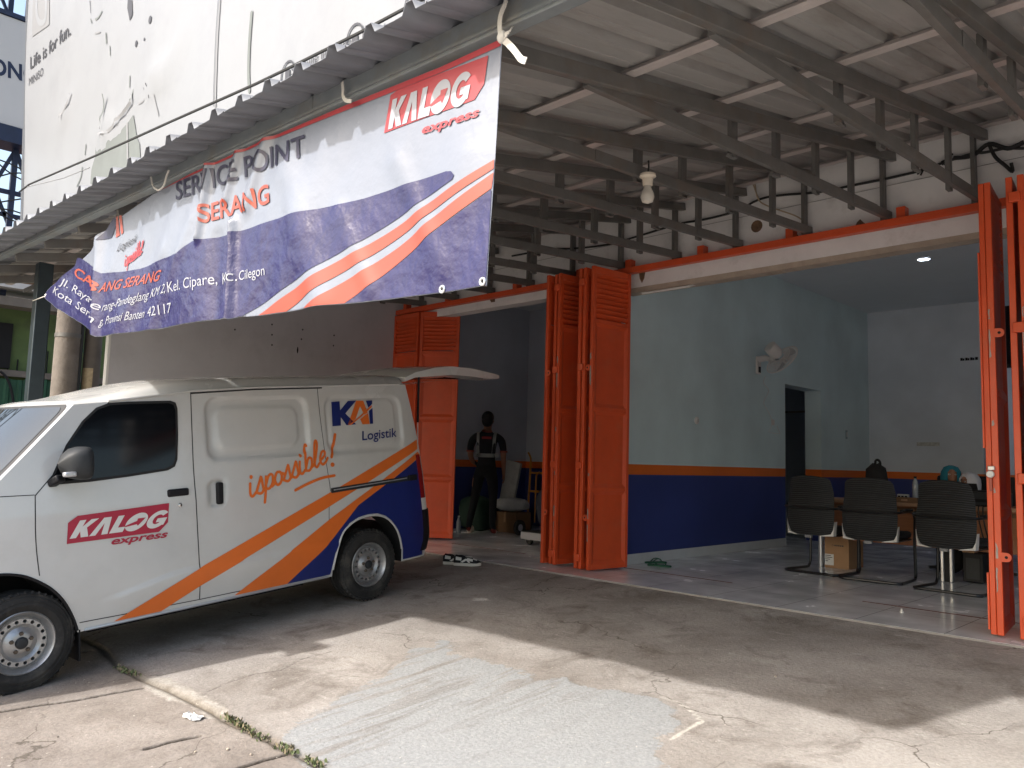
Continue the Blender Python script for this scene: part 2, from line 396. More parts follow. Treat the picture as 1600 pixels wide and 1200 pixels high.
def build_ground():
    xs = [-300, -80, -30, -12, -7] + list(np.arange(-4, -1.6, 0.05)) + list(np.arange(-1.6, 2.2, 0.012)) + list(np.arange(2.2, 7.2, .04)) + [9, 14, 30, 80, 300]
    ys = [-300, -80, -30, -14, -9] + list(np.arange(-6.6, -5.3, 0.04)) + list(np.arange(-5.3, -3.5, .012)) + list(np.arange(-3.5, 0.03, .035)) + [0.3, 2, 8, 20, 60, 300]
    X, Y = np.meshgrid(np.array(xs, float), np.array(ys, float))
    patch = gpx([(440, 1142), (500, 1108), (560, 1074), (612, 1045), (642, 1030), (622, 1018), (640, 1010), (676, 1012), (690, 1002), (706, 1006), (702, 1016), (720, 1024), (752, 1030), (800, 1040), (850, 1062), (905, 1068), (950, 1074), (1000, 1080), (1030, 1092), (1050, 1108), (1046, 1122), (1058, 1136), (1046, 1148), (1040, 1166), (1048, 1190), (1050, 1240), (900, 1330), (470, 1330), (470, 1200)])
    drip = [gpx([(1030, 1090), (1060, 1098), (1085, 1114), (1096, 1128), (1070, 1140), (1050, 1156)])]
    pd = sdist(X, Y, patch)
    jl = gpx([(-60, 1120), (0, 1112), (60, 1102), (120, 1094), (170, 1084), (222, 1075)])
    jl2 = gpx([(228, 1170), (262, 1160), (310, 1150)])
    jl3 = gpx([(372, 1200), (410, 1188), (452, 1177)])
    jl4 = [(-1.0, -3.9), (-1.02, -4.6), (-1.0, -5.4)]
    crack = gpx([(325, 1080), (360, 1065), (400, 1052), (440, 1047), (470, 1030), (520, 1017)])
    jd = np.minimum(ldist(X, Y, [jl, jl2, jl3, jl4]), ldist(X, Y, [crack]) + 0.012)
    edge = [gpx([(100, 985), (158, 1012), (185, 1040), (225, 1062), (270, 1080), (330, 1110), (360, 1128), (420, 1155), (480, 1185), (560, 1235)])]
    ed = ldist(X, Y, edge)
    strip = gpx([(215, 1055), (262, 1060), (300, 1078), (352, 1108), (352, 1122), (330, 1122), (290, 1100), (232, 1080)])
    sd = sdist(X, Y, strip); dd = ldist(X, Y, drip)
    Z = np.where(Y > -9, G0 + GS * np.minimum(Y, 0.0), G0 + GS * -9)
    rng = np.random.default_rng(3)
    Z = Z + np.where((Y > -6.7) & (Y < 0) & (X > -4) & (X < 7), 0.0004 * rng.standard_normal(Z.shape), 0)
    Z -= 0.022 * np.exp(-(jd / 0.012) ** 2)
    front = (Y < -3.6)
    Z -= 0.018 * np.exp(-(ed / 0.02) ** 2)
    nx, ny = len(xs), len(ys)
    V = np.stack([X, Y, Z], -1).reshape(-1, 3)
    I = np.arange(nx * ny).reshape(ny, nx)
    F = np.stack([I[:-1, :-1], I[:-1, 1:], I[1:, 1:], I[1:, :-1]], -1).reshape(-1, 4)
    me = bpy.data.meshes.new('ground'); me.from_pydata(V.tolist(), [], F.tolist()); me.update()
    for nm, a in (('patch', pd), ('joint', jd), ('edge', ed), ('strip', sd), ('drip', dd)):
        at = me.attributes.new(nm, 'FLOAT', 'POINT'); at.data.foreach_set('value', np.clip(a, -5, 5).astype(np.float32).ravel())
    for p in me.polygons: p.use_smooth = True
    o = bpy.data.objects.new('ground', me); col.objects.link(o); o['kind'] = 'structure'
    m = bpy.data.materials.new('driveway_concrete'); m.use_nodes = True; me.materials.append(m)
    n = m.node_tree; N = n.nodes; L = n.links; B = N['Principled BSDF']; B.inputs['Roughness'].default_value = 0.85; B.inputs['Specular IOR Level'].default_value = 0.3
    tc = N.new('ShaderNodeTexCoord')
    def noise(s, d=6, r=0.6, vec=None, dist=0.0):
        t = N.new('ShaderNodeTexNoise'); t.inputs['Scale'].default_value = s; t.inputs['Detail'].default_value = d; t.inputs['Roughness'].default_value = r; t.inputs['Distortion'].default_value = dist
        L.new(vec or tc.outputs['Object'], t.inputs['Vector']); return t.outputs['Fac']
    def rng_(x, a, b, c=0.0, d=1.0):
        t = N.new('ShaderNodeMapRange'); t.inputs[1].default_value = a; t.inputs[2].default_value = b; t.inputs[3].default_value = c; t.inputs[4].default_value = d
        L.new(x, t.inputs[0]); return t.outputs[0]
    def mix(f, a, b):
        t = N.new('ShaderNodeMixRGB')
        if isinstance(f, float): t.inputs[0].default_value = f
        else: L.new(f, t.inputs[0])
        for i, c in ((1, a), (2, b)):
            if isinstance(c, tuple): t.inputs[i].default_value = (*c, 1)
            else: L.new(c, t.inputs[i])
        return t.outputs[0]
    def attr(nm):
        t = N.new('ShaderNodeAttribute'); t.attribute_name = nm; return t.outputs['Fac']
    def math_(op, a, b):
        t = N.new('ShaderNodeMath'); t.operation = op
        for i, c in enumerate((a, b)):
            if isinstance(c, (int, float)): t.inputs[i].default_value = c
            else: L.new(c, t.inputs[i])
        return t.outputs[0]
    def mapped(rot, sc_):
        t = N.new('ShaderNodeMapping'); t.inputs['Rotation'].default_value = (0, 0, rot); t.inputs['Scale'].default_value = sc_
        L.new(tc.outputs['Object'], t.inputs[0]); return t.outputs[0]
    base = mix(rng_(noise(1.1, 7, 0.62), 0.38, 0.66), (0.385, 0.357, 0.33), (0.245, 0.22, 0.197))
    base = mix(rng_(noise(2.6, 8, 0.7, dist=0.6), 0.52, 0.68, 0, 0.85), base, (0.165, 0.142, 0.122))
    base = mix(rng_(noise(5.5, 8, 0.7, mapped(0.5, (1, 2.4, 1))), 0.58, 0.78, 0, 0.55), base, (0.58, 0.555, 0.515))
    # front slabs: y below the joint
    sx = N.new('ShaderNodeSeparateXYZ'); L.new(tc.outputs['Object'], sx.inputs[0])
    fr = rng_(math_('ADD', sx.outputs[1], math_('MULTIPLY', noise(6, 5), 0.08)), -3.84, -3.72, 1, 0)
    slab = mix(rng_(noise(1.7, 8, 0.68), 0.4, 0.65), (0.30, 0.265, 0.234), (0.185, 0.158, 0.136))
    slab = mix(rng_(noise(4.2, 8, 0.7), 0.6, 0.74, 0, 0.7), slab, (0.15, 0.122, 0.10))
    xl = rng_(sx.outputs[0], 1.7, 2.3, 1, 0)
    base = mix(math_('MULTIPLY', fr, xl), base, slab)
    vo = N.new('ShaderNodeTexVoronoi'); vo.feature = 'DISTANCE_TO_EDGE'; vo.inputs['Scale'].default_value = 0.62
    va = N.new('ShaderNodeVectorMath'); va.operation = 'ADD'; L.new(tc.outputs['Object'], va.inputs[0])
    tn = N.new('ShaderNodeTexNoise'); tn.inputs['Scale'].default_value = 2.6; tn.inputs['Detail'].default_value = 7; L.new(tc.outputs['Object'], tn.inputs['Vector'])
    vs = N.new('ShaderNodeVectorMath'); vs.operation = 'SCALE'; vs.inputs['Scale'].default_value = 0.55; L.new(tn.outputs['Color'], vs.inputs[0]); L.new(vs.outputs[0], va.inputs[1]); L.new(va.outputs[0], vo.inputs['Vector'])
    base = mix(math_('MULTIPLY', rng_(vo.outputs['Distance'], 0.0015, 0.0045, 0.8, 0), rng_(noise(0.9, 3), 0.48, 0.56)), base, (0.09, 0.075, 0.06))
    base = mix(rng_(noise(17, 8, 0.75, mapped(0.4, (1, 1.8, 1))), 0.60, 0.70, 0, 0.55), base, (0.14, 0.12, 0.10))
    # mortar strip
    st = math_('ADD', attr('strip'), math_('MULTIPLY', math_('SUBTRACT', noise(9, 6, 0.7), 0.5), 0.16))
    base = mix(rng_(st, -0.012, 0.012), base, mix(rng_(noise(12, 6), 0.4, 0.65), (0.44, 0.41, 0.365), (0.35, 0.32, 0.28)))
    # cement patch
    pdn = math_('ADD', attr('patch'), math_('MULTIPLY', math_('SUBTRACT', noise(2.6, 10, 0.78), 0.5), 0.55))
    pm = rng_(pdn, -0.004, 0.010)
    stk = noise(2.6, 8, 0.62, mapped(-0.20, (4.2, 0.55, 1)), 0.8)
    pc = mix(math_('MULTIPLY', rng_(stk, 0.50, 0.66), rng_(sx.outputs[0], 1.7, 2.6, 1, 0.12)), (0.30, 0.307, 0.308), (0.215, 0.209, 0.20))
    pc = mix(rng_(noise(7, 8, 0.7), 0.55, 0.75, 0, 0.5), pc, (0.34, 0.345, 0.343))
    gap = math_('MULTIPLY', rng_(stk, 0.53, 0.58), rng_(attr('patch'), 0.0, 0.50, 1, 0.0))
    gap = math_('MULTIPLY', gap, rng_(sx.outputs[0], 1.7, 2.5, 1, 0.0))
    pm2 = math_('SUBTRACT', pm, math_('MULTIPLY', gap, 0.6))
    base = mix(pm2, base, pc)
    dr = math_('ADD', attr('drip'), math_('MULTIPLY', math_('SUBTRACT', noise(14, 6), 0.5), 0.02))
    base = mix(rng_(dr, 0.010, 0.020, 0.9, 0), base, (0.54, 0.51, 0.455))
    # joints
    jn = math_('ADD', attr('joint'), math_('MULTIPLY', math_('SUBTRACT', noise(22, 5), 0.5), 0.022))
    base = mix(rng_(jn, 0.010, 0.022, 0.95, 0), base, (0.035, 0.027, 0.02))
    en = math_('ADD', attr('edge'), math_('MULTIPLY', math_('SUBTRACT', noise(15, 5), 0.5), 0.06))
    base = mix(rng_(en, 0.0, 0.055, 0.85, 0), base, (0.13, 0.105, 0.075))
    # fine grain and specks
    vm = N.new('ShaderNodeVectorMath'); vm.operation = 'SCALE'; L.new(base, vm.inputs[0]); L.new(rng_(noise(55, 5, 0.7), 0.3, 0.7, 0.82, 1.18), vm.inputs['Scale'])
    base = mix(rng_(noise(38, 3, 0.5), 0.70, 0.74, 0, 0.6), vm.outputs[0], (0.55, 0.51, 0.45))
    L.new(base, B.inputs['Base Color'])
    bp = N.new('ShaderNodeBump'); bp.inputs['Strength'].default_value = 0.5; bp.inputs['Distance'].default_value = 0.012
    h = math_('ADD', noise(48, 6, 0.7), math_('MULTIPLY', noise(4, 6), 0.8)); h = math_('ADD', h, math_('MULTIPLY', pm, 0.25))
    L.new(h, bp.inputs['Height']); L.new(bp.outputs[0], B.inputs['Normal'])
build_ground()

# shop floor
def floor_mat():
    m = bpy.data.materials.new('ceramic_floor_tile'); m.use_nodes = True
    n = m.node_tree; N = n.nodes; L = n.links; B = N['Principled BSDF']
    tc = N.new('ShaderNodeTexCoord'); mp = N.new('ShaderNodeMapping'); mp.inputs['Location'].default_value = (0.18, -0.02, 0); L.new(tc.outputs['Object'], mp.inputs[0])
    sp = N.new('ShaderNodeSeparateXYZ'); L.new(mp.outputs[0], sp.inputs[0])
    def pp(k):
        t = N.new('ShaderNodeMath'); t.operation = 'PINGPONG'; L.new(sp.outputs[k], t.inputs[0]); t.inputs[1].default_value = 0.3; return t.outputs[0]
    mn = N.new('ShaderNodeMath'); mn.operation = 'MINIMUM'; L.new(pp(0), mn.inputs[0]); L.new(pp(1), mn.inputs[1])
    gr = N.new('ShaderNodeMapRange'); gr.inputs[1].default_value = 0.0022; gr.inputs[2].default_value = 0.0040; L.new(mn.outputs[0], gr.inputs[0])
    brc = N.new('ShaderNodeMixRGB'); brc.inputs[1].default_value = (0.30, 0.29, 0.285, 1); brc.inputs[2].default_value = (0.84, 0.85, 0.86, 1); L.new(gr.outputs[0], brc.inputs[0])
    t = N.new('ShaderNodeTexNoise'); t.inputs['Scale'].default_value = 2.2; t.inputs['Detail'].default_value = 7; L.new(tc.outputs['Object'], t.inputs['Vector'])
    mr = N.new('ShaderNodeMapRange'); mr.inputs[1].default_value = .3; mr.inputs[2].default_value = .7; mr.inputs[3].default_value = .82; mr.inputs[4].default_value = 1.08; L.new(t.outputs['Fac'], mr.inputs[0])
    vm = N.new('ShaderNodeVectorMath'); vm.operation = 'SCALE'; L.new(brc.outputs[0], vm.inputs[0]); L.new(mr.outputs[0], vm.inputs['Scale']); L.new(vm.outputs[0], B.inputs['Base Color'])
    mr2 = N.new('ShaderNodeMapRange'); mr2.inputs[1].default_value = .35; mr2.inputs[2].default_value = .7; mr2.inputs[3].default_value = .10; mr2.inputs[4].default_value = .30; L.new(t.outputs['Fac'], mr2.inputs[0]); L.new(mr2.outputs[0], B.inputs['Roughness'])
    return m
mf = floor_mat()
o = MB().box((-4.5, -.014, -.2), (7.2, -.0005, -.0015)).build('added_floor_edge', mat('added_edge_concrete', (.30, .28, .26), .9, var=.2, vscale=9)); o['kind'] = 'structure'  # added dark strip covering the tile edge, which catches too much light
o = MB().box((-4.5, 0.0, -0.2), (7.2, 9.3, 0.0)).build('shop_floor', mf, bevel=0.004); o['kind'] = 'structure'

# ================================================================== SHOP BUILDING
def bandmat(name, upper):
    m = bpy.data.materials.new(name); m.use_nodes = True
    n = m.node_tree; N = n.nodes; L = n.links; B = N['Principled BSDF']; B.inputs['Roughness'].default_value = 0.5
    g = N.new('ShaderNodeNewGeometry'); s = N.new('ShaderNodeSeparateXYZ'); L.new(g.outputs['Position'], s.inputs[0])
    def gt(v):
        t = N.new('ShaderNodeMath'); t.operation = 'GREATER_THAN'; t.inputs[1].default_value = v; L.new(s.outputs[2], t.inputs[0]); return t.outputs[0]
    def mx(f, a, b):
        t = N.new('ShaderNodeMixRGB'); L.new(f, t.inputs[0])
        for i, c in ((1, a), (2, b)):
            if isinstance(c, tuple): t.inputs[i].default_value = (*c, 1)
            else: L.new(c, t.inputs[i])
        return t.outputs[0]
    c = mx(gt(0.963), (0.028, 0.046, 0.20), (0.74, 0.15, 0.012)); c = mx(gt(1.076), c, upper)
    tc = N.new('ShaderNodeTexCoord'); t = N.new('ShaderNodeTexNoise'); t.inputs['Scale'].default_value = 1.3; t.inputs['Detail'].default_value = 6; L.new(tc.outputs['Object'], t.inputs['Vector'])
    mr = N.new('ShaderNodeMapRange'); mr.inputs[1].default_value = .3; mr.inputs[2].default_value = .7; mr.inputs[3].default_value = .87; mr.inputs[4].default_value = 1.07; L.new(t.outputs['Fac'], mr.inputs[0])
    vm = N.new('ShaderNodeVectorMath'); vm.operation = 'SCALE'; L.new(c, vm.inputs[0]); L.new(mr.outputs[0], vm.inputs['Scale']); L.new(vm.outputs[0], B.inputs['Base Color'])
    t2 = N.new('ShaderNodeTexNoise'); t2.inputs['Scale'].default_value = 60; L.new(tc.outputs['Object'], t2.inputs['Vector'])
    bp = N.new('ShaderNodeBump'); bp.inputs['Strength'].default_value = .12; bp.inputs['Distance'].default_value = .01; L.new(t2.outputs['Fac'], bp.inputs['Height']); L.new(bp.outputs[0], B.inputs['Normal'])
    return m
m_bteal = bandmat('teal_banded_wall', (0.60, 0.72, 0.74)); m_bblue = bandmat('pale_banded_wall', (0.66, 0.70, 0.75)); m_bgrey = bandmat('grey_banded_wall', (0.50, 0.53, 0.60))
sb = thing('shop_building', 'white fronted shop building with two open bays and blue orange banded interior walls', 'building', (0, 1, 0))
b = MB().box((-4.3, 0.95, 3.02), (-0.125, 1.12, 3.95)).box((-0.125, 0.95, 2.975), (9, 1.12, 3.95)); b.build('front_wall', m_wallw, sb, True)
b = MB()
x = 0.02
while x < 8.9:
    L_ = random.uniform(0.5, 1.3); b.box((x, 0.958, 2.925 + random.uniform(-.006, .006)), (min(x + L_, 9), 1.10, 2.975)); x += L_
b.build('lintel_edge', m_raw, sb, True)
for (px, py, wz, hz) in ((1344, 352, .05, .055), (1242, 372, .05, .05), (1054, 408, .03, .05), (1003, 428, .06, .1), (900, 440, .03, .06), (770, 468, .05, .05)):
    p = atY(px, py, .945)
    pts = [(p.x + wz * random.uniform(.6, 1.1) * math.cos(a * PI / 4), p.z + hz * random.uniform(.6, 1.1) * math.sin(a * PI / 4)) for a in range(8)]
    MB().prism(pts, lambda u, v: Vector((u, .952, v)), lambda u, v: Vector((u, .946, v))).build('broken_plaster', m_stain, sb, True)
b = MB().box((-0.25, 0.96, 0.0), (0, 4.79, 3.9)).box((-0.25, 4.79, 2.28), (0, 5.98, 3.9)).box((-0.25, 5.98, 0.0), (0, 8.8, 3.9)).build('dividing_wall', m_bteal, sb, True, merge=True)
MB().box((0.0005, 1.0, 0.001), (0.012, 4.785, 0.112)).box((0.0005, 5.985, 0.001), (0.012, 7.88, 0.112)).build('skirting', m_skirt, sb, True, bevel=.003)
MB().box((0, 7.9, 0), (1.71, 8.1, 3.9)).build('back_wall', m_bblue, sb, True)
MB().box((1.5, 8.62, 0), (7.2, 8.8, 3.9)).build('recess_wall', m_bblue, sb, True)
MB().box((7.0, 1.12, 0), (7.2, 8.62, 3.9)).build('side_wall', m_bteal, sb, True)
MB().box((0.001, 1.12, 3.78), (7.0, 8.62, 3.95)).build('ceiling', m_ceil, sb, True)
MB().box((-4.5, 0.96, 0), (-4.3, 4.2, 3.9)).build('store_side_wall', m_bgrey, sb, True)
MB().box((-4.3, 3.98, 0), (-0.25, 4.2, 3.9)).build('store_back_wall', m_bgrey, sb, True)
MB().box((-4.3, 1.12, 3.7), (-0.25, 3.98, 3.9)).build('store_ceiling', m_ceil, sb, True)
b = MB().box((-3, 4.2, 0), (-2.8, 9.0, 3.9)).box((-2.8, 8.8, 0), (-0.25, 9.0, 3.9)); b.build('corridor_wall', m_backw, sb, True)
MB().box((-4.5, 1.0, 3.95), (9, 1.25, 7.0)).build('upper_wall', m_wallw, sb, True)
MB().box((-4.5, 1.25, 3.95), (9, 4.25, 4.1)).box((-4.5, 4.25, 3.95), (-2.7, 9.2, 4.1)).box((-2.1, 4.25, 3.95), (9, 9.2, 4.1)).box((-2.7, 4.8, 3.95), (-2.1, 9.2, 4.1)).build('roof_slab', m_conc, sb, True, merge=True)  # opening over the corridor added to let sky light reach the dark doorway
MB().box((-2.8, 6.9, 2.02), (-0.26, 6.94, 2.05)).build('corridor_ledge', m_gold, sb, True)
# rust hole in upper wall
p = atY(1190, 352, .95); p.x -= .05
tag(MB().lathe([(0.0, 0.0), (0.035, 0.0), (0.05, -0.006), (0.058, -0.0025), (0.06, 0.0)], (p.x, .949, p.z), 'Y', 14).build('pipe_hole', m_stain), 'rust stained round pipe hole in the white wall above the door rail', 'pipe hole')
p = atY(970, 410, .95)
# door floor track
t = thing('floor_track', 'rust red door track groove set in the white floor tiles', 'floor track', (1.8, .87, 0))
for xa_, xb_ in ((.12, 1.36), (2.55, 6.5), (-2.6, -1.3)): MB().box((xa_, .862, -.002), (xb_, .880, .0035)).build('track', mat('track_rust', (0.12, 0.045, 0.03), 0.8, var=.3, vscale=20), t, True)

# ------------------------------------------------------------------ partition wall left of the canopy
pw = thing('partition_wall', 'plain grey partition wall with dark nail holes behind the white van', 'wall', (-4.0, -1, 0))
MB().prism([(-2.97, -.6), (.945, -.6), (.945, 3.68), (-2.97, 2.90)], lambda u, v: Vector((-4.0, u, v)), lambda u, v: Vector((-3.93, u, v))).build('wall_body', m_partw, pw, True)
MB().box((-4.01, -2.995, -.6), (-3.925, -2.97, 2.9)).build('wall_end', m_white, pw, True)
b = MB()
for q in ((367, 515), (425, 507), (425, 523), (425, 539), (473, 515), (471, 530), (522, 524), (521, 540)):
    p = atX(q[0], q[1], -3.928); b.ell(p, (.004, .012, .012), 6, 4)
p = atX(465, 547, -3.928); b.ell(p, (.004, .012, .045), 6, 4)
b.build('nail_hole', m_dark, pw, True)

# ================================================================== CANOPY
SK = 0.06
def skewY(x, k=4.08): return SK * x - k
def atS(px, py, k=4.08): return hit(px, py, (SK, -1, 0), k)
def zr(y): return 2.849 + 0.1994 * (y + 3.9)
cn = thing('canopy', 'grey corrugated metal canopy on steel trusses over the driveway', 'canopy', (0, -2, 3))
def eaveY(x): return -4.19 + 0.058 * (x - 2.8)
def sheet():
    V = []; F = []; xs = []; X0 = -4.9; pitch = .25
    k = 0
    while X0 + k * pitch < 8.5:
        a = X0 + k * pitch
        for dx, h in ((0, 0), (.055, 0), (.060, .004), (.065, 0), (.12, 0), (.172, 0), (.190, .040), (.226, .040)): xs.append((a + dx, h))
        k += 1
    cols = []
    for i, (x, h) in enumerate(xs):
        jag = random.uniform(-.004, .004)
        for t in (0, .09, .3, .5, .7, .85, 1):
            y = (eaveY(x) + jag * (t == 0)) * (1 - t) + .953 * t
            V.append((x, y, zr(y) + h + .004 * math.sin(x * 2.1 + y * 1.7) - (.006 * (h == 0) * (1 if t == 0 else 0))))
    MI = []
    for i in range(len(xs) - 1):
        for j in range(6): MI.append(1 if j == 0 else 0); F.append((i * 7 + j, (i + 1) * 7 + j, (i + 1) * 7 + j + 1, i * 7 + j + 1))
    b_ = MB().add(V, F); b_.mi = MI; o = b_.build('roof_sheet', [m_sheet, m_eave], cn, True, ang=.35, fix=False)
    s = o.modifiers.new('solid', 'SOLIDIFY'); s.thickness = .0025; s.offset = 1
sheet()
# front beam (two channel lengths butted)
b = MB(); b.bar((-5.2, skewY(-5.2), 2.787), (1.8, skewY(1.8), 2.787), .06, .105); b.bar((1.803, skewY(1.803), 2.787), (8.4, skewY(8.4), 2.787), .062, .109)
b.build('front_beam', m_beam, cn, True, bevel=.006)
b = MB(); b.bar((-5.2, skewY(-5.2) - .035, 2.752), (8.4, skewY(8.4) - .035, 2.752), .012, .012); b.build('beam_lip', m_beam, cn, True)
for y in (-3.78, -2.83, -1.9, -.95, -.03, .78):
    b = MB(); zz = zr(y) - .017
    b.bar((-4.8, y, zz), (8.4, y, zz), .022, .032); b.bar((-4.8, y - .022, zz - .013), (8.4, y - .022, zz - .013), .022, .004); b.bar((-4.8, y + .022, zz - .013), (8.4, y + .022, zz - .013), .022, .004)
    b.build('purlin', m_purlin, cn, True)
tx = [3.53 - .69 * k for k in range(-7, 13)]
for i, X_ in enumerate(tx):
    if X_ < -4.6: continue
    ys_ = skewY(X_) + .035
    tr = MB()
    def zu(y): return zr(y) - .036 - .039
    tr.bar((X_, ys_, zu(ys_)), (X_, .94, zu(.94)), .036, .076)
    # C-section lip
    tr.bar((X_ - .0225, ys_, zu(ys_) - .034), (X_ - .0225, .94, zu(.94) - .034), .010, .008)
    T = tr.build('truss', m_steel, cn, True, bevel=.003)
    def zl(y): return 2.935 + (y + 2.94) * (3.228 - 2.935) / 3.88
    j = random.uniform(-.02, .02)
    jo = X_ - .041
    lc = MB().bar((jo, -3.12 + j, zl(-3.12)), (jo, .94, zl(.94)), .036, .074)
    ysp = random.choice([-1.9, -.2, -2.2, .1])
    lc.bar((jo + .021, ysp, zl(ysp)), (jo + .021, ysp + .5, zl(ysp + .5)), .004, .078)
    lc.build('lower_chord', m_steel, T, True, bevel=.003)
    for y in (-1.68, -1.11, -.44, .24, .89):
        yy = y + random.uniform(-.05, .05) * (y < .5)
        wb = MB().box((X_ - .092, yy - .035, zl(yy) - .055), (X_ - .062, yy + .035, zu(yy) + .03))
        wb.build('web', m_steel, T, True)
    b = MB()
    for y in (-1.68, -1.11, -.44):
        MB().box((X_ - .085, y - .027, zl(y) - .06), (X_ - .062, y + .027, zl(y) - .045)).build('clip', m_steel, T, True)
MB().bar((-4.7, .94, 3.5), (8, .94, 3.5), .003, .003).build('wall_plate', m_steel, cn, True)
MB().tube([(-3.02, -3.89, -.6), (-3.02, -3.89, 2.77)], .088, 4).build('post', m_post, cn, True, bevel=.008)
MB().bar((-4.8, -3.62, 2.80), (-1.2, -3.60, 2.80), .03, .04).build('cross_bar', m_steel, cn, True)
# door rail
dr = thing('door_rail', 'orange painted steel door rail running along the white wall above both bays', 'door rail', (0, .85, 3.13))
b = MB().box((-4.0, .815, 3.105), (8.2, .885, 3.17)); b.box((-4.0, .812, 3.128), (8.2, .816, 3.134)); b.build('rail', m_door, dr, True, bevel=.005)
for X_ in (-3.78, -2.87, -1.59, -.57, .12, 1.01, 1.94, 2.91, 3.9, 4.8):
    MB().box((X_ - .035, .86, 3.171), (X_ + .035, .866, 3.27)).box((X_ - .035, .866, 3.19), (X_ - .029, .95, 3.27)).box((X_ + .029, .866, 3.19), (X_ + .035, .95, 3.27)).build('bracket', m_door, dr, True)

# ================================================================== FOLDING DOORS
LH = 3.09
def leaf(parent, name='leaf', hasps=(), w_=.55, chip=False, back=True):
    """leaf lies in local +X from 0 to w_, thickness along Y (0 .. -.042); z from .02"""
    f = MB(); t = .040; e = .042
    f.box((0, -t, .02), (e, 0, LH)).box((w_ - e, -t, .02), (w_, 0, LH))
    zs = (.02, .80, 1.60, 2.52, LH)
    for z0, z1 in ((.021, .075), (.79, .835), (1.60, 1.645), (2.50, 2.545), (LH - .07, LH - .001)): f.box((e, -t + .001, z0), (w_ - e, -.001, z1))
    L = f.build(name, m_door, parent, bevel=.004)
    for z0, z1 in ((.075, .79), (.835, 1.60), (1.645, 2.50)):
        p = MB(); x0, x1 = e, w_ - e; d = .035; r = .016
        for yo, sg in ((-.003, 1), (-t + .003, -1)):
            y1 = yo - sg * r
            p.add([(x0, yo, z0), (x1, yo, z0), (x1, yo, z1), (x0, yo, z1), (x0 + d, y1, z0 + d), (x1 - d, y1, z0 + d), (x1 - d, y1, z1 - d), (x0 + d, y1, z1 - d)],
                  [(0, 1, 5, 4), (1, 2, 6, 5), (2, 3, 7, 6), (3, 0, 4, 7), (4, 5, 6, 7)])
        p.build('panel', m_door, L, ang=.2, fix=False)
    lv = MB(); z = 2.56
    while z < LH - .085:
        lv.add([(e, -.004, z), (w_ - e, -.004, z), (w_ - e, -t + .004, z + .042), (e, -t + .004, z + .042), (e, -.007, z - .003), (w_ - e, -.007, z - .003), (w_ - e, -t + .001, z + .039), (e, -t + .001, z + .039)],
               [(0, 1, 2, 3), (7, 6, 5, 4), (0, 4, 5, 1), (2, 6, 7, 3)])
        z += .052
    lv.build('louvre', m_door, L, fix=True)
    for z, sg in hasps:
        h = MB()
        pts = [(0, z - .03), (0, z + .03), (.03, z + .03)] + [(.03 + .03 * math.sin(a * PI / 8), z + .03 * math.cos(a * PI / 8)) for a in range(1, 8)] + [(.03, z - .03)]
        fy = (lambda u: -t - u + .004) if sg > 0 else (lambda u: u - .004)
        h.prism(pts, lambda u, v: Vector((-.001, fy(u), v)), lambda u, v: Vector((-.007, fy(u), v)))
        H = h.build('hasp', m_door, L)
        hh = disc(.03, z, .010, 10)
        h2 = MB().prism(hh, lambda u, v: Vector((-.0072, fy(u), v)), lambda u, v: Vector((-.0078, fy(u), v)))
        h.v += h2.v; h.f += [tuple(i + len(h.v) - len(h2.v) for i in q) for q in h2.f]; h.mi += [1] * len(h2.f)
        bpy.data.objects.remove(H); h.build('hasp', [m_door, m_dark], L)
    if chip:
        c = MB()
        for z0, hh in ((.30, .16), (.52, .10), (1.86, .20), (2.12, .07), (.95, .03), (1.4, .04)):
            w2 = random.uniform(.010, .022)
            pts = [(-.002 - (random.uniform(0, .006) if k < 4 else w2 + random.uniform(-.005, .005)), z0 + hh * (k if k < 4 else 7 - k) / 3 + random.uniform(-.01, .01)) for k in range(8)]
            c.prism(pts, lambda u, v: Vector((-.0004, u, v)), lambda u, v: Vector((-.0012, u, v)))
        c.build('paint_chip', m_chip, L)
    return L
def bank(name, label, origin, specs, group=None):
    d = thing(name, label, 'folding door', origin, None, group)
    prev = None
    for (x, y, ang, has, chip) in specs:
        L = leaf(d, hasps=has, chip=chip)
        a = math.radians(ang)
        # local X -> (sin a, cos a), local Y -> (-cos a, sin a) ; leaf thickness at local -Y => world +X side hidden; so shift
        L.matrix_basis = Matrix.Translation(Vector((x - origin[0], y - origin[1], -origin[2]))) @ Matrix.Rotation(PI / 2 - a, 4, 'Z')
        prev = L
    return d
def hinges(d, origin, pts, w_):
    for (x, y) in pts:
        b = MB()
        for z in (.13, 1.05, 2.05, 2.94): b.box((x - w_ / 2, y - .012, z - .035), (x + w_ / 2, y + .02, z + .035))
        b.build('hinge', m_door, d, True, bevel=.006)
mo = (-.2, .3, 0)
d = bank('folding_door', 'wide bank of folded orange louvred steel doors between the two open bays', mo,
     [(-.545, .30, 3, ((2.02, 1), (.55, 1)), False), (-.455, .33, 4, (), False), (-.385, .31, 6, (), True),
      (-.075, .285, 5, (), False), (-.015, .285, 5, (), False), (.095, .275, 7, ((2.04, -1), (.53, -1)), True)], 'orange folding shop doors')
hinges(d, mo, ((-.40, .31), (-.025, .275)), .07)
ro = (3.9, .2, 0)
d = bank('folding_door', 'narrow edge-on folded orange steel doors at the right end of the office bay, keys hanging from its lock', ro,
     [(3.700, .135, -6, ((2.03, 1), (.53, 1)), True), (3.835, .115, -6, (), False), (3.905, .105, -5, (), True), (4.09, .10, -7, (), False), (4.16, .1, -7, (), False)], 'orange folding shop doors')
hinges(d, ro, ((3.89, .10),), .07)
MB().box((3.662, .138, .02), (3.697, .165, 3.09)).build('stop_flange', m_door, d, True, bevel=.004)
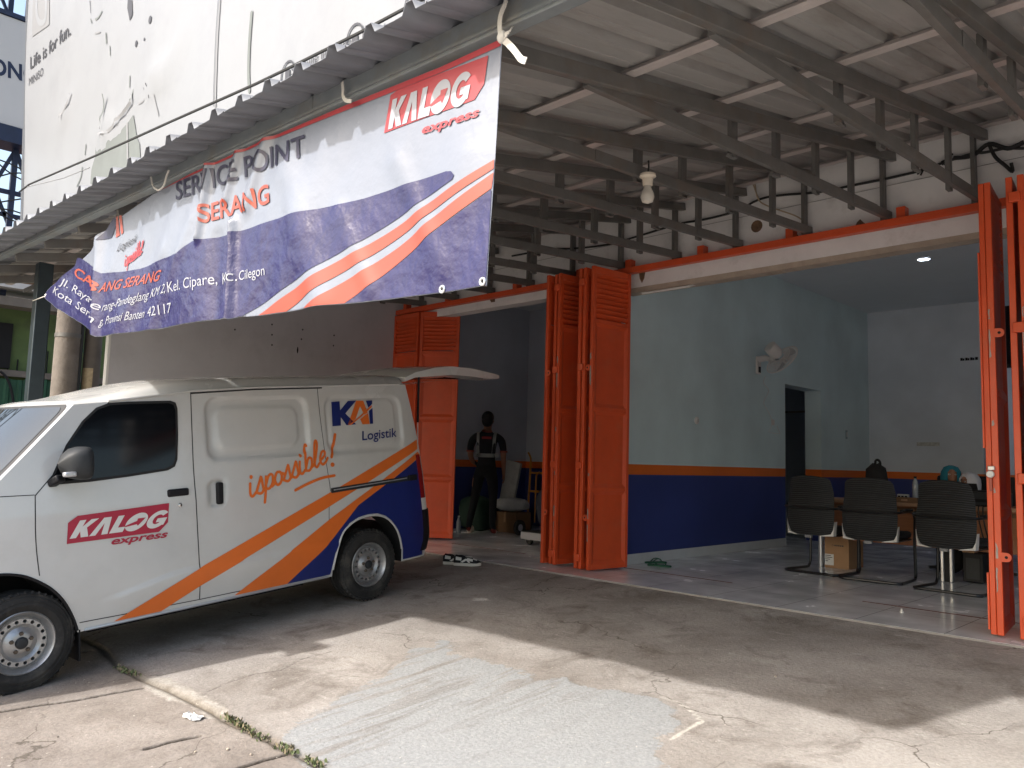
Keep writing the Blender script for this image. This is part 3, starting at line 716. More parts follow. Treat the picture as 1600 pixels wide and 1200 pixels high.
for z0_, z1_ in ((.05, .42), (1.25, 2.6)): MB().box((3.650, .13, z0_), (3.661, .16, z1_)).build('stop_strip', m_door, d, True)
lo = (-3.4, .85, 0)
d = bank('folding_door', 'partly open pair of orange steel doors behind the van tailgate', lo, [(-3.93, .84, 90, (), False), (-3.37, .84, 52, (), False), (-2.96, 1.14, 88 + 150, (), False)], 'orange folding shop doors')
for ch in d.children:
    pass
# keys in the lock of the right door
k = thing('key_bunch', 'white key fob and orange tag hanging from the lock on the right folding door', 'keys', (3.69, .12, 1.1))
p = atY(1543, 740, .10); q = atY(1549, 731, .11)
MB().box((q.x - .022, .105, q.z - .016), (q.x + .018, .135, q.z + .012)).build('lock_body', m_silver, k, True, bevel=.004)
MB().lathe([(0, -.012), (.020, -.012), (.024, -.006), (.024, .006), (.020, .012), (0, .012)], (q.x - .005, .10, q.z - .042), 'Y', 16).build('fob', m_paper, k, True)
MB().box((q.x - .012, .098, q.z - .155), (q.x + .004, .106, q.z - .065)).build('key_tag', m_bano, k, True, bevel=.002)

# ================================================================== VAN
VO = Vector((-1.41313813, -1.88843566, 0)); VYAW = -1.4929018; VO.z = G0 + GS * VO.y
vp_ = math.atan(GS) * math.sin(VYAW)
vf = Vector((math.cos(VYAW) * math.cos(vp_), math.sin(VYAW) * math.cos(vp_), math.sin(vp_))); vl = Vector((-math.sin(VYAW), math.cos(VYAW), 0)); vu = vf.cross(vl)
VR = Matrix((vf, vl, vu)).transposed()
van = thing('delivery_van', 'white delivery van with orange and blue stripes and its tailgate raised', 'van', VO, VR)
VMI = wm(van).inverted()
def vloc(px, py, yl):
    d = ray(px, py); n = vl; t = (n.dot(VO) + yl - n.dot(CAMP)) / n.dot(d); return VMI @ (CAMP + d * t)
def ys0(z):
    if z < .5: return .80 + (z - .3) * .12
    if z < .62: return .824 + (z - .5) * .05
    if z < 1.05: return .83
    return .83 - .11 * (z - 1.05) - .02 * max(0, z - 1.05) ** 2 * 0
def rrsd(x, z, x0, z0, x1, z1, r):
    qx = abs(x - (x0 + x1) / 2) - (x1 - x0) / 2 + r; qz = abs(z - (z0 + z1) / 2) - (z1 - z0) / 2 + r
    return math.hypot(max(qx, 0), max(qz, 0)) + min(max(qx, qz), 0) - r
def emb(x, z):
    e = 0.0
    if .4 < x < 1.55 and z > 1.2:
        s = rrsd(x, z, .55, 1.315, 1.425, 1.775, .09); e -= .024 * sstep(.017, -.017, s)
        s = rrsd(x, z, .635, 1.385, 1.355, 1.705, .09); e += .012 * sstep(.014, -.014, s)
    if x < .40 and z > 1.2:
        s = rrsd(x, z, -.47, 1.30, .36, 1.775, .10); e -= .017 * sstep(.020, -.016, s)
        s = rrsd(x, z, -.40, 1.345, .33, 1.752, .08); e += .007 * sstep(.009, -.009, s)
    if 1.30 < x < 1.46 and .95 < z < 1.2:
        s = rrsd(x, z, 1.325, .985, 1.44, 1.165, .03); e -= .018 * sstep(.014, -.012, s)
    # swage line
    if .2 < x < 2.3:
        zc = .562 - .10 * sstep(1.6, 2.25, x) ; e += .012 * sstep(zc + .012, zc - .012, z) * sstep(2.24, 2.05, x) * sstep(zc - .24, zc - .02, z)
    return e
def Yv(x, z):
    g = 1.0
    if x > 2.45: g -= .10 * ((x - 2.45) / .85) ** 2
    if x < -.45: g -= .035 * min(1.4, (-.45 - x) / .25) ** 2
    return ys0(z) * g + emb(x, z)
def xr(z): return interp(z, [(.25, -.72), (.35, -.735), (.45, -.775), (.69, -.752), (1.05, -.70), (1.35, -.672), (1.65, -.618), (1.94, -.555), (2.1, -.52)])
def xf(z): return interp(z, [(.25, 3.24), (.35, 3.30), (.55, 3.31), (.8, 3.26), (.98, 3.18), (1.10, 3.02), (1.19, 2.86), (1.256, 2.80), (1.74, 2.335), (1.80, 2.24), (1.9, 2.02), (2.0, 1.85)])
def zd(x): return interp(x, [(-.75, 1.892), (-.53, 1.887), (.4, 1.865), (1.0, 1.853), (1.53, 1.824), (2.1, 1.758), (2.35, 1.74), (2.7, 1.74)])
Z0 = .285
def van_body():
    S = 210; J = 96
    roof = [(.0, 0), (.03, .005), (.05, .03), (.075, .058), (.12, .078), (.22, .094), (.40, .108), (.58, .116), (.735, .118)]
    def row(s, j):
        xa = -.6 + 3.6 * s
        if j <= J:
            t = j / J
            x = xa
            for _ in range(4):
                z = Z0 + (zd(x) - Z0) * t; x = xr(z) + (xf(z) - xr(z)) * s
            return x, z, Yv(x, z)
        dy, dz = roof[j - J]
        x = xa
        for _ in range(4):
            z0 = zd(x); fr = sstep(2.5, 1.6, x); z = z0 + dz * (.25 + .75 * fr); x = xr(z) + (xf(z0 + dz * .3) - xr(z)) * s
        yb = Yv(x, z0); return x, z, max(0.0, yb - dy * yb / .735)
    K = J + len(roof)
    mb = MB(); G = [[row(s / S, j) for j in range(K)] for s in range(S + 1)]
    V = []; F = []
    for sgn in (1, -1):
        b = len(V)
        for s in range(S + 1):
            for j in range(K): x, z, y = G[s][j]; V.append((x, sgn * y, z))
        for s in range(S):
            for j in range(K - 1):
                q = (b + s * K + j, b + s * K + j + 1, b + (s + 1) * K + j + 1, b + (s + 1) * K + j); F.append(q if sgn < 0 else q[::-1])
    # bottom
    for s in range(S):
        n = (S + 1) * K; a, c = s * K, (s + 1) * K; F.append((a, c, n + c, n + a))
    mb.add(V, F)
    # end caps
    for s, bulge in ((0, -.035), (S, .16)):
        m = 14; V = []; F = []
        for j in range(K):
            x, z, y = G[s][j]
            for i in range(m + 1):
                u = -1 + 2 * i / m; V.append((x + bulge * (1 - u * u) * min(1, y / .7), u * y, z))
        for j in range(K - 1):
            for i in range(m): F.append((j * (m + 1) + i, j * (m + 1) + i + 1, (j + 1) * (m + 1) + i + 1, (j + 1) * (m + 1) + i))
        mb.add(V, F)
    # bottom edge of the caps is closed by the floor strip
    bm = mb.build('body', [m_paint, m_dark], van, merge=True, ang=.5)
    me = bm.data
    b2 = bmesh.new(); b2.from_mesh(me); bmesh.ops.holes_fill(b2, edges=[e for e in b2.edges if len(e.link_faces) == 1], sides=60)
    bmesh.ops.recalc_face_normals(b2, faces=b2.faces); b2.to_mesh(me); b2.free()
    return bm
body = van_body()
ARCH_R = [(.360, .20), (.352, .341), (.33, .47), (.267, .623), (.19, .69), (.095, .728), (-.01, .742), (-.117, .737), (-.21, .705), (-.277, .655), (-.335, .585), (-.375, .50), (-.405, .40), (-.412, .20)]
ARCH_F = [(2.325, .20), (2.345, .30), (2.375, .389), (2.43, .50), (2.50, .59), (2.58, .655), (2.67, .705), (2.785, .73), (2.88, .715), (2.97, .66), (3.03, .58), (3.07, .47), (3.09, .35), (3.10, .20)]
cuts = []
for A in (ARCH_R, ARCH_F):
    for sg in (1, -1):
        c = MB().prism(A, lambda u, v: Vector((u, sg * .42, v)), lambda u, v: Vector((u, sg * 1.0, v)), 0).build('cutter', [m_dark], van, smooth=False)
        cuts.append(c)
c = MB().box((-1.0, -.62, .55), (1.2, .62, 1.74)).build('cutter', [m_dark], van, smooth=False); cuts.append(c)
boolean(body, cuts)
def fv(x, z, off): return Vector((x, Yv(x, z) + off, z))
def spx(px, py):
    yl = .8
    for _ in range(25):
        L = vloc(px, py, yl); yl = Yv(L.x, L.z)
    return (L.x, L.z)
# wheel arch lips
for A in (ARCH_R, ARCH_F):
    P = [fv(x, max(z, .26), .002) for x, z in A[(1 if A is ARCH_R else 1):-1]]
    MB().tube(crom(P, 4), .009, 6).build('arch_lip', m_paint if A is ARCH_R else m_blackpl, van)
# panel seams (rubber filled gaps)
def seam(L, wd=.006, name='door_seam', m=m_seal, par=van):
    V, F = ribbon(crom([(a, b, 0) for a, b in L], 10) if len(L) > 2 else [Vector((L[0][0] + (L[1][0] - L[0][0]) * k / 24, L[0][1] + (L[1][1] - L[0][1]) * k / 24, 0)) for k in range(25)], wd)
    return flat(name, V, F, fv, .0012, m, par, world=False)
fd = bpy.data.objects.new('front_door', None)
bpy.data.objects.remove(fd)
seam([(2.10, 1.765), (2.20, 1.66), (2.335, 1.465), (2.47, 1.31), (2.585, 1.18)])
seam([(2.585, 1.18), (2.59, 1.0), (2.585, .85), (2.57, .69)])
seam([(1.533, 1.82), (1.545, 1.5), (1.552, 1.19), (1.54, .8), (1.52, .335)], .007)
seam([(.424, 1.855), (.42, 1.6), (.40, 1.25), (.378, .995)], .005)
seam([(.392, .93), (.396, .667), (.37, .40)], .005)
seam([(2.33, .345), (1.52, .330)], .006); seam([(1.52, .330), (.37, .325)], .006)
seam([(2.86, 1.195), (2.72, 1.19), (2.59, 1.185)], .005)
# drip rail above the doors
P = [fv(x, zd(x) + .004, .006) for x in [2.12 - .1 * k for k in range(27)]]
MB().tube(P, .008, 6).build('drip_rail', m_paint, van)
P = [fv(x, zd(x) - .012, .002) for x in [1.53 - .05 * k for k in range(24)]]
MB().tube(P, .006, 5).build('roof_seal', m_seal, van)
# sill trim
P = [fv(x, .292, .003) for x in [2.30 - .05 * k for k in range(39)]]
MB().tube(P, .010, 6).build('sill_trim', m_silver, van)
# side window
WIN = [spx(*q) for q in [(80, 758), (77, 752), (88, 728), (103, 695), (128, 658), (150, 637), (170, 629.5), (200, 627.5), (240, 626.5), (266, 626), (274, 629), (277, 638), (278, 680), (277, 718), (273, 729), (262, 735), (200, 745), (140, 753)]]
cx = sum(p[0] for p in WIN) / len(WIN); cz = sum(p[1] for p in WIN) / len(WIN)
sw = poly('side_window_seal', WIN, fv, .003, m_seal, van, step=.08, thick=.004, world=False)
poly('side_window', [(cx + (x - cx) * .955, cz + (z - cz) * .93) for x, z in WIN], fv, .0042, m_glass, van, step=.06, thick=.001, world=False)
# windscreen glass: follows the front cap
def ws(u, z, off):
    y = Yv(xf(z), z); return Vector((xf(z) + .16 * (1 - u * u) + off * .7, u * y, z + off * .7))
R_ = rrect(-.93, 1.235, .93, 1.725, .05)
poly('windscreen_seal', rrect(-.965, 1.215, .965, 1.742, .05), ws, .002, m_seal, van, step=.1, world=False)
wsg = poly('windscreen', R_, ws, .005, m_wind, van, step=.06, world=False)
poly('inspection_sticker', rrect(.60, 1.29, .73, 1.345, .004, 2), ws, .0065, m_paper, van, step=.05, world=False)
MB().tube([ws(.9, 1.225, .03), ws(.6, 1.235, .03), ws(.1, 1.25, .03)], .010, 6).build('wiper', m_blackpl, van)
# nose
MB().box((3.30, -.74, .36), (3.44, .74, .60)).build('bumper', m_paint, van, bevel=.05)
for s in (1, -1):
    MB().ell((3.27, s * .56, .86), (.10, .16, .10), 16, 10).build('headlight', m_chrome, van)
MB().box((3.40, -.40, .74), (3.455, .40, .80)).build('grille', m_blackpl, van, bevel=.02)
# rear lamp, bumper
def rearlamp(z0, z1, m, name):
    mb = MB(); n = 10; V = []
    for i in range(n + 1):
        z = z0 + (z1 - z0) * i / n; x = xr(z)
        V += [(x + .075, Yv(x + .075, z) + .003, z), (x + .03, Yv(x + .03, z) + .010, z), (x - .012, Yv(x, z) - .010, z), (x - .02, Yv(x, z) - .11, z)]
    F = [(i * 4 + k, i * 4 + k + 1, i * 4 + k + 5, i * 4 + k + 4) for i in range(n) for k in range(3)]
    mb.add(V, F); return mb.build(name, m, van, fix=False)
rearlamp(.83, 1.235, m_tail, 'tail_light'); rearlamp(.72, .83, m_white, 'reverse_light')
mb = MB(); V = []; n = 12
for i in range(n + 1):
    z = .34 + .38 * i / n; x = xr(z) - .012
    V += [(x + .10, Yv(x + .1, z) + .002, z), (x + .04, Yv(x + .04, z) + .012, z), (x - .03, Yv(x, z) - .02, z), (x - .045, 0, z)]
F = [(i * 4 + k, i * 4 + k + 1, i * 4 + k + 5, i * 4 + k + 4) for i in range(n) for k in range(3)]
mb.add(V, F).build('rear_bumper', m_blackpl, van, fix=False)
# tailgate raised
tg = []
prof = [(-.60, 1.955), (-.72, 2.005), (-.95, 2.052), (-1.2, 2.07), (-1.5, 2.055), (-1.72, 2.025), (-1.93, 1.995)]
mb = MB(); V = []; F = []; m = 14
for side in (0, 1):
    for i, (x, z) in enumerate(prof):
        for k in range(m + 1):
            u = -1 + 2 * k / m; W_ = .70 - .03 * sstep(-1.5, -1.93, x) + .04 * sstep(-.6, -.9, x)
            th = 0 if side == 0 else (.05 + .06 * sstep(-.6, -1.0, x) * sstep(-1.95, -1.6, x))
            V.append((x, u * W_, z + .035 * (1 - u * u) - th * (1 if abs(u) < .99 else .75)))
n1 = m + 1; N_ = len(prof) * n1
for i in range(len(prof) - 1):
    for k in range(m):
        F.append((i * n1 + k, i * n1 + k + 1, (i + 1) * n1 + k + 1, (i + 1) * n1 + k)); F.append((N_ + (i + 1) * n1 + k, N_ + (i + 1) * n1 + k + 1, N_ + i * n1 + k + 1, N_ + i * n1 + k))
for i in range(len(prof) - 1):
    for k in (0, m): F.append((i * n1 + k, (i + 1) * n1 + k, N_ + (i + 1) * n1 + k, N_ + i * n1 + k))
for k in range(m):
    for i in (0, len(prof) - 1): F.append((i * n1 + k, i * n1 + k + 1, N_ + i * n1 + k + 1, N_ + i * n1 + k))
tgo = mb.add(V, F).build('tailgate', m_paint, van, ang=.7)
MB().box((-1.0, -.55, 1.955), (-1.5, .55, 1.975)).build('rear_window', m_glass, tgo)
for s in (1,):
    MB().tube([(-.775, s * .70, 2.0), (-.745, s * .70, 1.53)], .011, 8).build('gas_strut', m_blackpl, tgo)
    MB().tube([(-.745, s * .70, 1.53), (-.735, s * .70, 1.26)], .005, 6).build('strut_rod', m_silver, tgo)
# handles, lock, slide rail
h = MB().box((1.60, .80, 1.085), (1.755, .838, 1.138)).build('door_handle', m_blackpl, van, bevel=.012)
p = spx(281, 789); MB().lathe([(0, 0), (.014, 0), (.014, .006), (.009, .008), (0, .008)], (p[0], Yv(*p), p[1]), 'Y', 14).build('door_lock', m_chrome, van)
MB().box((1.335, .80, .995), (1.385, .838, 1.155)).build('sliding_door_handle', m_blackpl, van, bevel=.012)
P = [(.372, .998), (-.585, 1.030)]
mb = MB()
for o_, hh, dd in ((.004, .05, .016),):
    V = [fv(P[0][0], P[0][1] - .02, 0), fv(P[0][0], P[0][1] + .02, 0), fv(P[1][0], P[1][1] + .022, 0), fv(P[1][0], P[1][1] - .022, 0)]
    V2 = [v + Vector((0, .012, 0)) for v in V]; mb.add(V + V2, [(0, 1, 5, 4), (1, 2, 6, 5), (2, 3, 7, 6), (3, 0, 4, 7), (4, 5, 6, 7)])
rl = mb.build('slide_rail', m_greypl, van, bevel=.003)
V = [fv(P[0][0] - .02, P[0][1], .0125), fv(P[0][0] - .02, P[0][1] + .008, .0125), fv(P[1][0] + .12, P[1][1] + .006, .0125), fv(P[1][0] + .12, P[1][1] - .002, .0125)]
MB().add(V, [(0, 1, 2, 3)]).build('rail_slot', m_silver, rl)
MB().box((P[1][0], .815, P[1][1] - .026), (P[1][0] + .10, .848, P[1][1] + .026)).build('rail_end', m_blackpl, rl, bevel=.006)
# mirror
mc = vloc(106, 725, .93)
mb = MB(); V = []; F = []
prof = [(0.0, .0), (.04, .6), (.085, .9), (.13, 1.0), (.165, .98), (.172, .9)]
nk = 20
for d_, sc_ in prof:
    for k in range(nk):
        a = 2 * PI * k / nk; ca, sa = math.cos(a), math.sin(a)
        ex = (abs(ca) ** .55) * (1 if ca > 0 else -1); ez = (abs(sa) ** .55) * (1 if sa > 0 else -1)
        V.append((mc.x + .06 - d_, mc.y + .125 * ex * max(sc_, .05), mc.z + .105 * ez * max(sc_, .05)))
for i in range(len(prof) - 1):
    for k in range(nk): F.append((i * nk + k, i * nk + (k + 1) % nk, (i + 1) * nk + (k + 1) % nk, (i + 1) * nk + k))
F.append(tuple(range((len(prof) - 1) * nk, len(prof) * nk)))
mir = mb.add(V, F).build('wing_mirror', m_greypl, van, ang=1.0)
mb = MB()
for k in range(1): mb.bar((mc.x + .02, mc.y - .05, mc.z - .085), (mc.x + .05, .80, mc.z - .125), .06, .05)
mb.build('mirror_arm', m_blackpl, mir, bevel=.012)
MB().box((mc.x - .015, mc.y + .055, mc.z - .075), (mc.x + .055, mc.y + .104, mc.z - .045)).build('side_indicator', m_silver, mir, bevel=.008)
# mud flap, underbody
MB().box((2.325, .56, .10), (2.335, .80, .42)).build('mud_flap', m_blackpl, van)
MB().box((.5, -.6, .22), (2.2, .6, .29)).box((-.6, -.35, .2), (.4, .35, .30)).build('underbody', m_dark, van)
MB().tube([(0, -.7, .31), (0, .7, .31)], .05, 10).build('rear_axle', m_dark, van)
# wheels
def wheel(cxx, cyy, czz, R, steer=0):
    w_ = bpy.data.objects.new('wheel', None); col.objects.link(w_); w_.parent = van; w_.empty_display_size = .1
    w_.matrix_basis = Matrix.Translation((cxx, cyy, czz)) @ Matrix.Rotation(steer, 4, 'Z')
    s = R / .297
    prof = [(.170, -.15), (.20, -.165), (.262, -.165), (.283, -.150), (.292, -.128), (.2965, -.11)]
    for y in (-.105, -.055, -.005):
        prof += [(.297, y - .022), (.297, y), (.290, y + .003), (.290, y + .010), (.297, y + .013)]
    prof += [(.2965, .03), (.292, .035), (.284, .044), (.276, .043), (.268, .052), (.245, .060), (.243, .056), (.225, .062), (.205, .058), (.188, .045), (.178, .030), (.170, .02)]
    prof = [(r * s, y - .02) for r, y in prof]
    mb = MB().lathe(prof, (0, 0, 0), 'Y', 64)
    for k in range(46):
        a = 2 * PI * k / 46; c0 = Vector((math.cos(a), 0, math.sin(a)))
        mb.bar(c0 * .283 * s + Vector((0, .018, 0)), c0 * .2985 * s + Vector((0, .006, 0)), .012, .02)
    mb.build('tyre', m_rubber, w_, ang=.5)
    rp = [(.182, .022), (.186, .034), (.180, .038), (.172, .030), (.165, .010), (.158, -.004), (.150, -.010), (.146, .004), (.140, .012), (.112, .012), (.104, .006), (.092, -.004), (.082, .002), (.066, .016), (.050, .020), (.034, .020), (.034, -.05), (.150, -.05), (.182, -.02), (.182, .022)]
    rp = [(r * s, y - .01) for r, y in rp]
    rim = MB().lathe(rp, (0, 0, 0), 'Y', 72).build('rim', m_rim, w_, merge=True, ang=.45)
    cc = MB()
    for k in range(18):
        a = 2 * PI * k / 18; cc.tube([(.127 * s * math.cos(a), -.2, .126 * s * math.sin(a)), (.126 * s * math.cos(a), .1, .126 * s * math.sin(a))], .0110 * s, 10)
    cu = cc.build('cutter', m_dark, w_); boolean(rim, [cu])
    MB().lathe([(.15 * s, -.055), (.0, -.055)], (0, 0, 0), 'Y', 24).build('brake_drum', m_dark, w_, fix=False)
    MB().lathe([(.036, -.03), (.036, .018), (.030, .030), (.020, .033), (0, .033)], (0, 0, 0), 'Y', 20).build('hub_cap', m_greypl, w_)
    nu = MB()
    for k in range(5):
        a = 2 * PI * k / 5 + .3; nu.lathe([(.013, 0), (.013, .018), (.008, .026), (0, .026)], (.057 * math.cos(a), 0, .057 * math.sin(a)), 'Y', 6)
    nu.build('wheel_nuts', mat('rusty_nut', (.13, .10, .075), .6, .5, var=.3, vscale=30), w_)
    return w_
rw = vloc(576, 882, .80); fw_ = vloc(34, 1005, .80)
rb = vloc(567, 937, .80); fb = vloc(41, 1083, .80)
wheel(rw.x, .785, rw.z, .302); wheel(fw_.x, .785, fw_.z, .302)
for q in (rw, fw_):
    w2 = wheel(q.x, -.785, .30, .302); w2.matrix_basis = Matrix.Translation((q.x, -.785, .30)) @ Matrix.Rotation(PI, 4, 'Z')
# ---- livery
def stripe(name, pts, m, off=.0036): return poly(name, pts, fv, off, m, van, step=.02, world=False)
e0 = .004
stripe('stripe', [(2.119, .305), (1.527, .56), (.382, .985), (-.655, 1.375), (-.648, 1.285), (.385, .872), (1.521, .43), (1.80, .305)], m_vorange)
stripe('stripe', [(1.245, .305), (.387, .768), (-.648, 1.262), (-.682, 1.222), (.092, .846), (.392, .576), (.79, .305)], m_vorange)
bl = [(.79, .305), (.392, .576), (.092, .846), (-.66, 1.208), (-.672, 1.02), (-.70, .75), (-.685, .50), (-.69, .30), (-.425, .30)] + [(x - .014, z) for x, z in ARCH_R[::-1] if z > .34 and x < -.3] + [(x, z + .016) for x, z in ARCH_R[::-1] if -.3 < x < .28] + [(x + .014, z) for x, z in ARCH_R[::-1] if x > .29 and z > .3] + [(.376, .305)]
stripe('blue_flank', bl, m_vblue, .0030)
stripe('logo_panel', [spx(*q) for q in [(104, 850), (106, 817), (121, 806), (264, 786), (262, 816), (248, 831)]], m_vred)
def vtext(name, s, A, B, C, m, off=.0050, **k):
    return lettering(name, s, spx(*A), spx(*B), spx(*C), fv, off, m, van, step=.04, world=False, **k)
def pxpoly(name, pts, m, off): return poly(name, [spx(*q) for q in pts], fv, off, m, van, step=.1, world=False)
# red panel lettering
def in_frame(A, B, C, pts):
    A, B, C = Vector(A), Vector(B), Vector(C); return [tuple(A + (B - A) * u + (C - A) * v) for u, v in pts]
def kalog(A, B, C, fmap, off, m, mhole, parent, world, step=.1):
    """heavy slanted K, barless A, L, ring with arrow, G; frame u 0..5.2, v 0..1"""
    def q(name, pts, mm, o=off):
        P = in_frame(A, B, C, [((u + .22 * v) / 5.4, v) for u, v in pts]); return poly(name, P, fmap, o, mm, parent, step=step, world=world)
    q('lettering', [(0, 0), (0, 1), (.34, 1), (.34, .62), (.62, 1), (1.02, 1), (.62, .54), (.98, 0), (.58, 0), (.36, .36), (.34, 0)], m)
    q('lettering', [(1.02, 0), (1.30, 1), (1.72, 1), (2.02, 0), (1.68, 0), (1.50, .68), (1.36, 0)], m)
    q('lettering', [(2.10, 0), (2.10, 1), (2.44, 1), (2.44, .30), (2.86, .30), (2.86, 0)], m)
    def ring(cx, rx, ry, t, a0, a1, n=22):
        o_ = [(cx + rx * math.cos(math.radians(a0 + (a1 - a0) * k / n)), .5 + ry * math.sin(math.radians(a0 + (a1 - a0) * k / n))) for k in range(n + 1)]
        i_ = [(cx + (rx - t) * math.cos(math.radians(a0 + (a1 - a0) * k / n)), .5 + (ry - t * .8) * math.sin(math.radians(a0 + (a1 - a0) * k / n))) for k in range(n + 1)]
        return o_ + i_[::-1]
    q('lettering', [(3.40 + .60 * math.cos(2 * PI * k / 28), .5 + .54 * math.sin(2 * PI * k / 28)) for k in range(28)], m)
    q('arrow_cut', [(3.40 + .60 * a_, .5 + .54 * b_) for a_, b_ in ((-1.06, -.36), (-.8, -.22), (-.02, .12), (-.06, .38), (.70, .38), (.32, -.46), (.14, -.26), (-.8, -.42))], mhole, off + .0012)
    q('lettering', ring(4.66, .60, .54, .32, 42, 318), m)
    q('lettering', [(4.62, .56), (4.62, .32), (4.86, .32), (4.86, .12), (5.20, .12), (5.20, .56)], m, off + .0004)
kalog(spx(108, 842), spx(258, 822), spx(118, 814), fv, .0052, m_white, m_vred, van, False)
vtext('lettering', 'express', (173, 851), (261, 839), (175, 839.5), m_vred, offset=.025, shear=.18)
# KAI mark
pxpoly('lettering', [(517, 628), (530, 627), (531, 641), (543, 626.5), (556, 626), (539, 646), (556, 663), (541, 664.5), (532, 652), (532, 665), (519, 666)], m_vblue, .0050)
pxpoly('lettering', [(556, 626), (567, 626), (574, 645), (568.5, 648), (562, 635), (555, 655), (543, 664)], m_vorange, .0050)
pxpoly('lettering', [(543.5, 664.3), (556, 655), (580, 633), (580.5, 636), (563, 652), (548, 664)], m_vorange, .0054)
pxpoly('lettering', [(569, 649), (574.5, 645.6), (577, 662.5), (566, 663), (562, 655)], m_vorange, .0052)
pxpoly('lettering', [(571, 626), (581, 625.5), (581, 631), (575, 637)], m_vblue, .0050)
pxpoly('lettering', [(576, 642), (581.5, 637.5), (582.5, 662), (577.5, 662.3)], m_vblue, .0050)
vtext('lettering', 'Logistik', (565.5, 688), (619, 682), (565.5, 673.5), m_vblue, offset=.012)
# hand-lettered script
GL = {'i': ([[(.05, 1), (.0, .25), (.14, 0), (.36, .2)], [(.14, 1.42), (.15, 1.46)]], .42),
      's': ([[(-.05, .15), (.30, 1.05), (.36, 1.08), (.40, .55), (.42, .12), (.24, -.05), (.02, .10)], [(.42, .1), (.55, .2)]], .56),
      'p': ([[(.10, 1.0), (.0, 0), (-.1, -.85)], [(.03, .35), (.28, .98), (.52, .92), (.48, .35), (.24, .04), (.05, .14)], [(.42, .12), (.66, .28)]], .66),
      'o': ([[(.42, .85), (.18, .95), (.0, .5), (.12, .03), (.38, .12), (.47, .6), (.36, .92)], [(.44, .75), (.62, .62)]], .62),
      'b': ([[(.30, 1.95), (.22, 2.05), (.06, 1.2), (.0, .1)], [(.02, .3), (.24, .95), (.46, .85), (.44, .3), (.24, .02), (.02, .12)], [(.42, .2), (.60, .3)]], .60),
      'l': ([[(.05, .3), (.34, 1.5), (.34, 2.05), (.20, 1.9), (.06, .5), (.18, .0), (.40, .22)]], .46),
      'e': ([[(.02, .38), (.36, .62), (.40, .95), (.20, 1.0), (.02, .5), (.16, .02), (.40, .08), (.58, .34)]], .58)}
def script(word, A, B, XH, wd, fmap, off, m, parent, world):
    A = Vector(A); B = Vector(B); tot = sum(GL[c][1] for c in word) ; U = (B - A) / tot; U2 = U.normalized(); W_ = Vector((-U2.y, U2.x)) * XH
    if U2.x < 0: W_ = -W_
    V = []; F = []; cur = 0
    for c in word:
        for st in GL[c][0]:
            P = [A + U * (cur + u + .18 * v) + W_ * v for u, v in st]
            v2, f2 = ribbon(crom([(p.x, p.y, 0) for p in P], 6), wd if len(st) > 2 else wd * 1.25)
            b_ = len(V); V += v2; F += [tuple(i + b_ for i in q) for q in f2]
        cur += GL[c][1]
    k = [0]
    def fm(u, v, o_): k[0] += 1; return fmap(u, v, o_ + (k[0] % 97) * 1.2e-5)
    return flat('lettering', V, F, fm, off, m, parent, world=world)
script('ispossible', spx(391, 777), spx(512, 722), 0.098, .021, fv, .0050, m_vorange, van, False)
V, F = ribbon(crom([(*spx(*q), 0) for q in [(523, 679), (520, 695), (517.5, 714)]], 6), .026); flat('lettering', V, F, fv, .0050, m_vorange, van, world=False)
pxpoly('lettering', [(519 + 3.2 * math.cos(a * PI / 6), 726 + 3.6 * math.sin(a * PI / 6)) for a in range(12)], m_vorange, .0050)
V, F = ribbon(crom([(*spx(*q), 0) for q in [(461, 766), (480, 756), (502, 747), (522, 743)]], 6), .022); flat('lettering', V, F, fv, .0050, m_vorange, van, world=False)

# ================================================================== BANNER
bn = thing('banner', 'long printed vinyl banner in white, blue and orange hanging from the canopy beam', 'banner', (1.2, -4, 2.2))
def seg(x, z, a, b):
    ax, az = a; bx, bz = b; t = max(0, min(1, ((x - ax) * (bx - ax) + (z - az) * (bz - az)) / ((bx - ax) ** 2 + (bz - az) ** 2)))
    return math.hypot(x - ax - t * (bx - ax), z - az - t * (bz - az))
def bd(x, z):
    h = (2.72 - z)
    d = .012 * math.sin(5.5 * x + 2.0 * z) * min(1, h * 2.2) + .0035 * math.sin(13 * x - 7 * z + 1.3 * math.sin(4 * x)) * min(1, h * 3)
    d += .034 * math.exp(-(seg(x, z, (-.645, 1.82), (-.71, 2.56)) / .07) ** 2)
    d += .036 * math.exp(-(seg(x, z, (.80, 2.74), (.735, 2.30)) / .034) ** 2) + .022 * math.exp(-(seg(x, z, (1.12, 2.74), (1.0, 2.48)) / .036) ** 2) + .022 * math.exp(-(seg(x, z, (1.40, 2.74), (1.22, 2.40)) / .05) ** 2)
    d += .038 * math.exp(-(seg(x, z, (1.13, 1.76), (1.09, 2.32)) / .035) ** 2) - .016 * math.exp(-(seg(x, z, (.96, 1.80), (.92, 2.25)) / .07) ** 2)
    d += .012 * math.exp(-(seg(x, z, (.15, 1.82), (.62, 2.42)) / .07) ** 2) + .010 * math.exp(-(seg(x, z, (-.35, 1.85), (.25, 2.3)) / .07) ** 2)
    d += .010 * math.exp(-(seg(x, z, (-1.1, 2.02), (-.78, 2.5)) / .06) ** 2)
    d += .016 * math.exp(-(seg(x, z, (1.95, 1.77), (1.6, 2.5)) / .10) ** 2)
    d += .010 * math.exp(-(seg(x, z, (2.75, 1.85), (2.45, 2.35)) / .06) ** 2) + .008 * math.exp(-(seg(x, z, (2.3, 1.8), (2.05, 2.2)) / .05) ** 2)
    if x < -.66: d -= (-.66 - x) * .07
    return d
def fb(x, z, off): return Vector((x, SK * x - 4.10 - bd(x, z) - off, z))
def bpx(px, py):
    p = atS(px, py, 4.10); return (p.x, p.z)
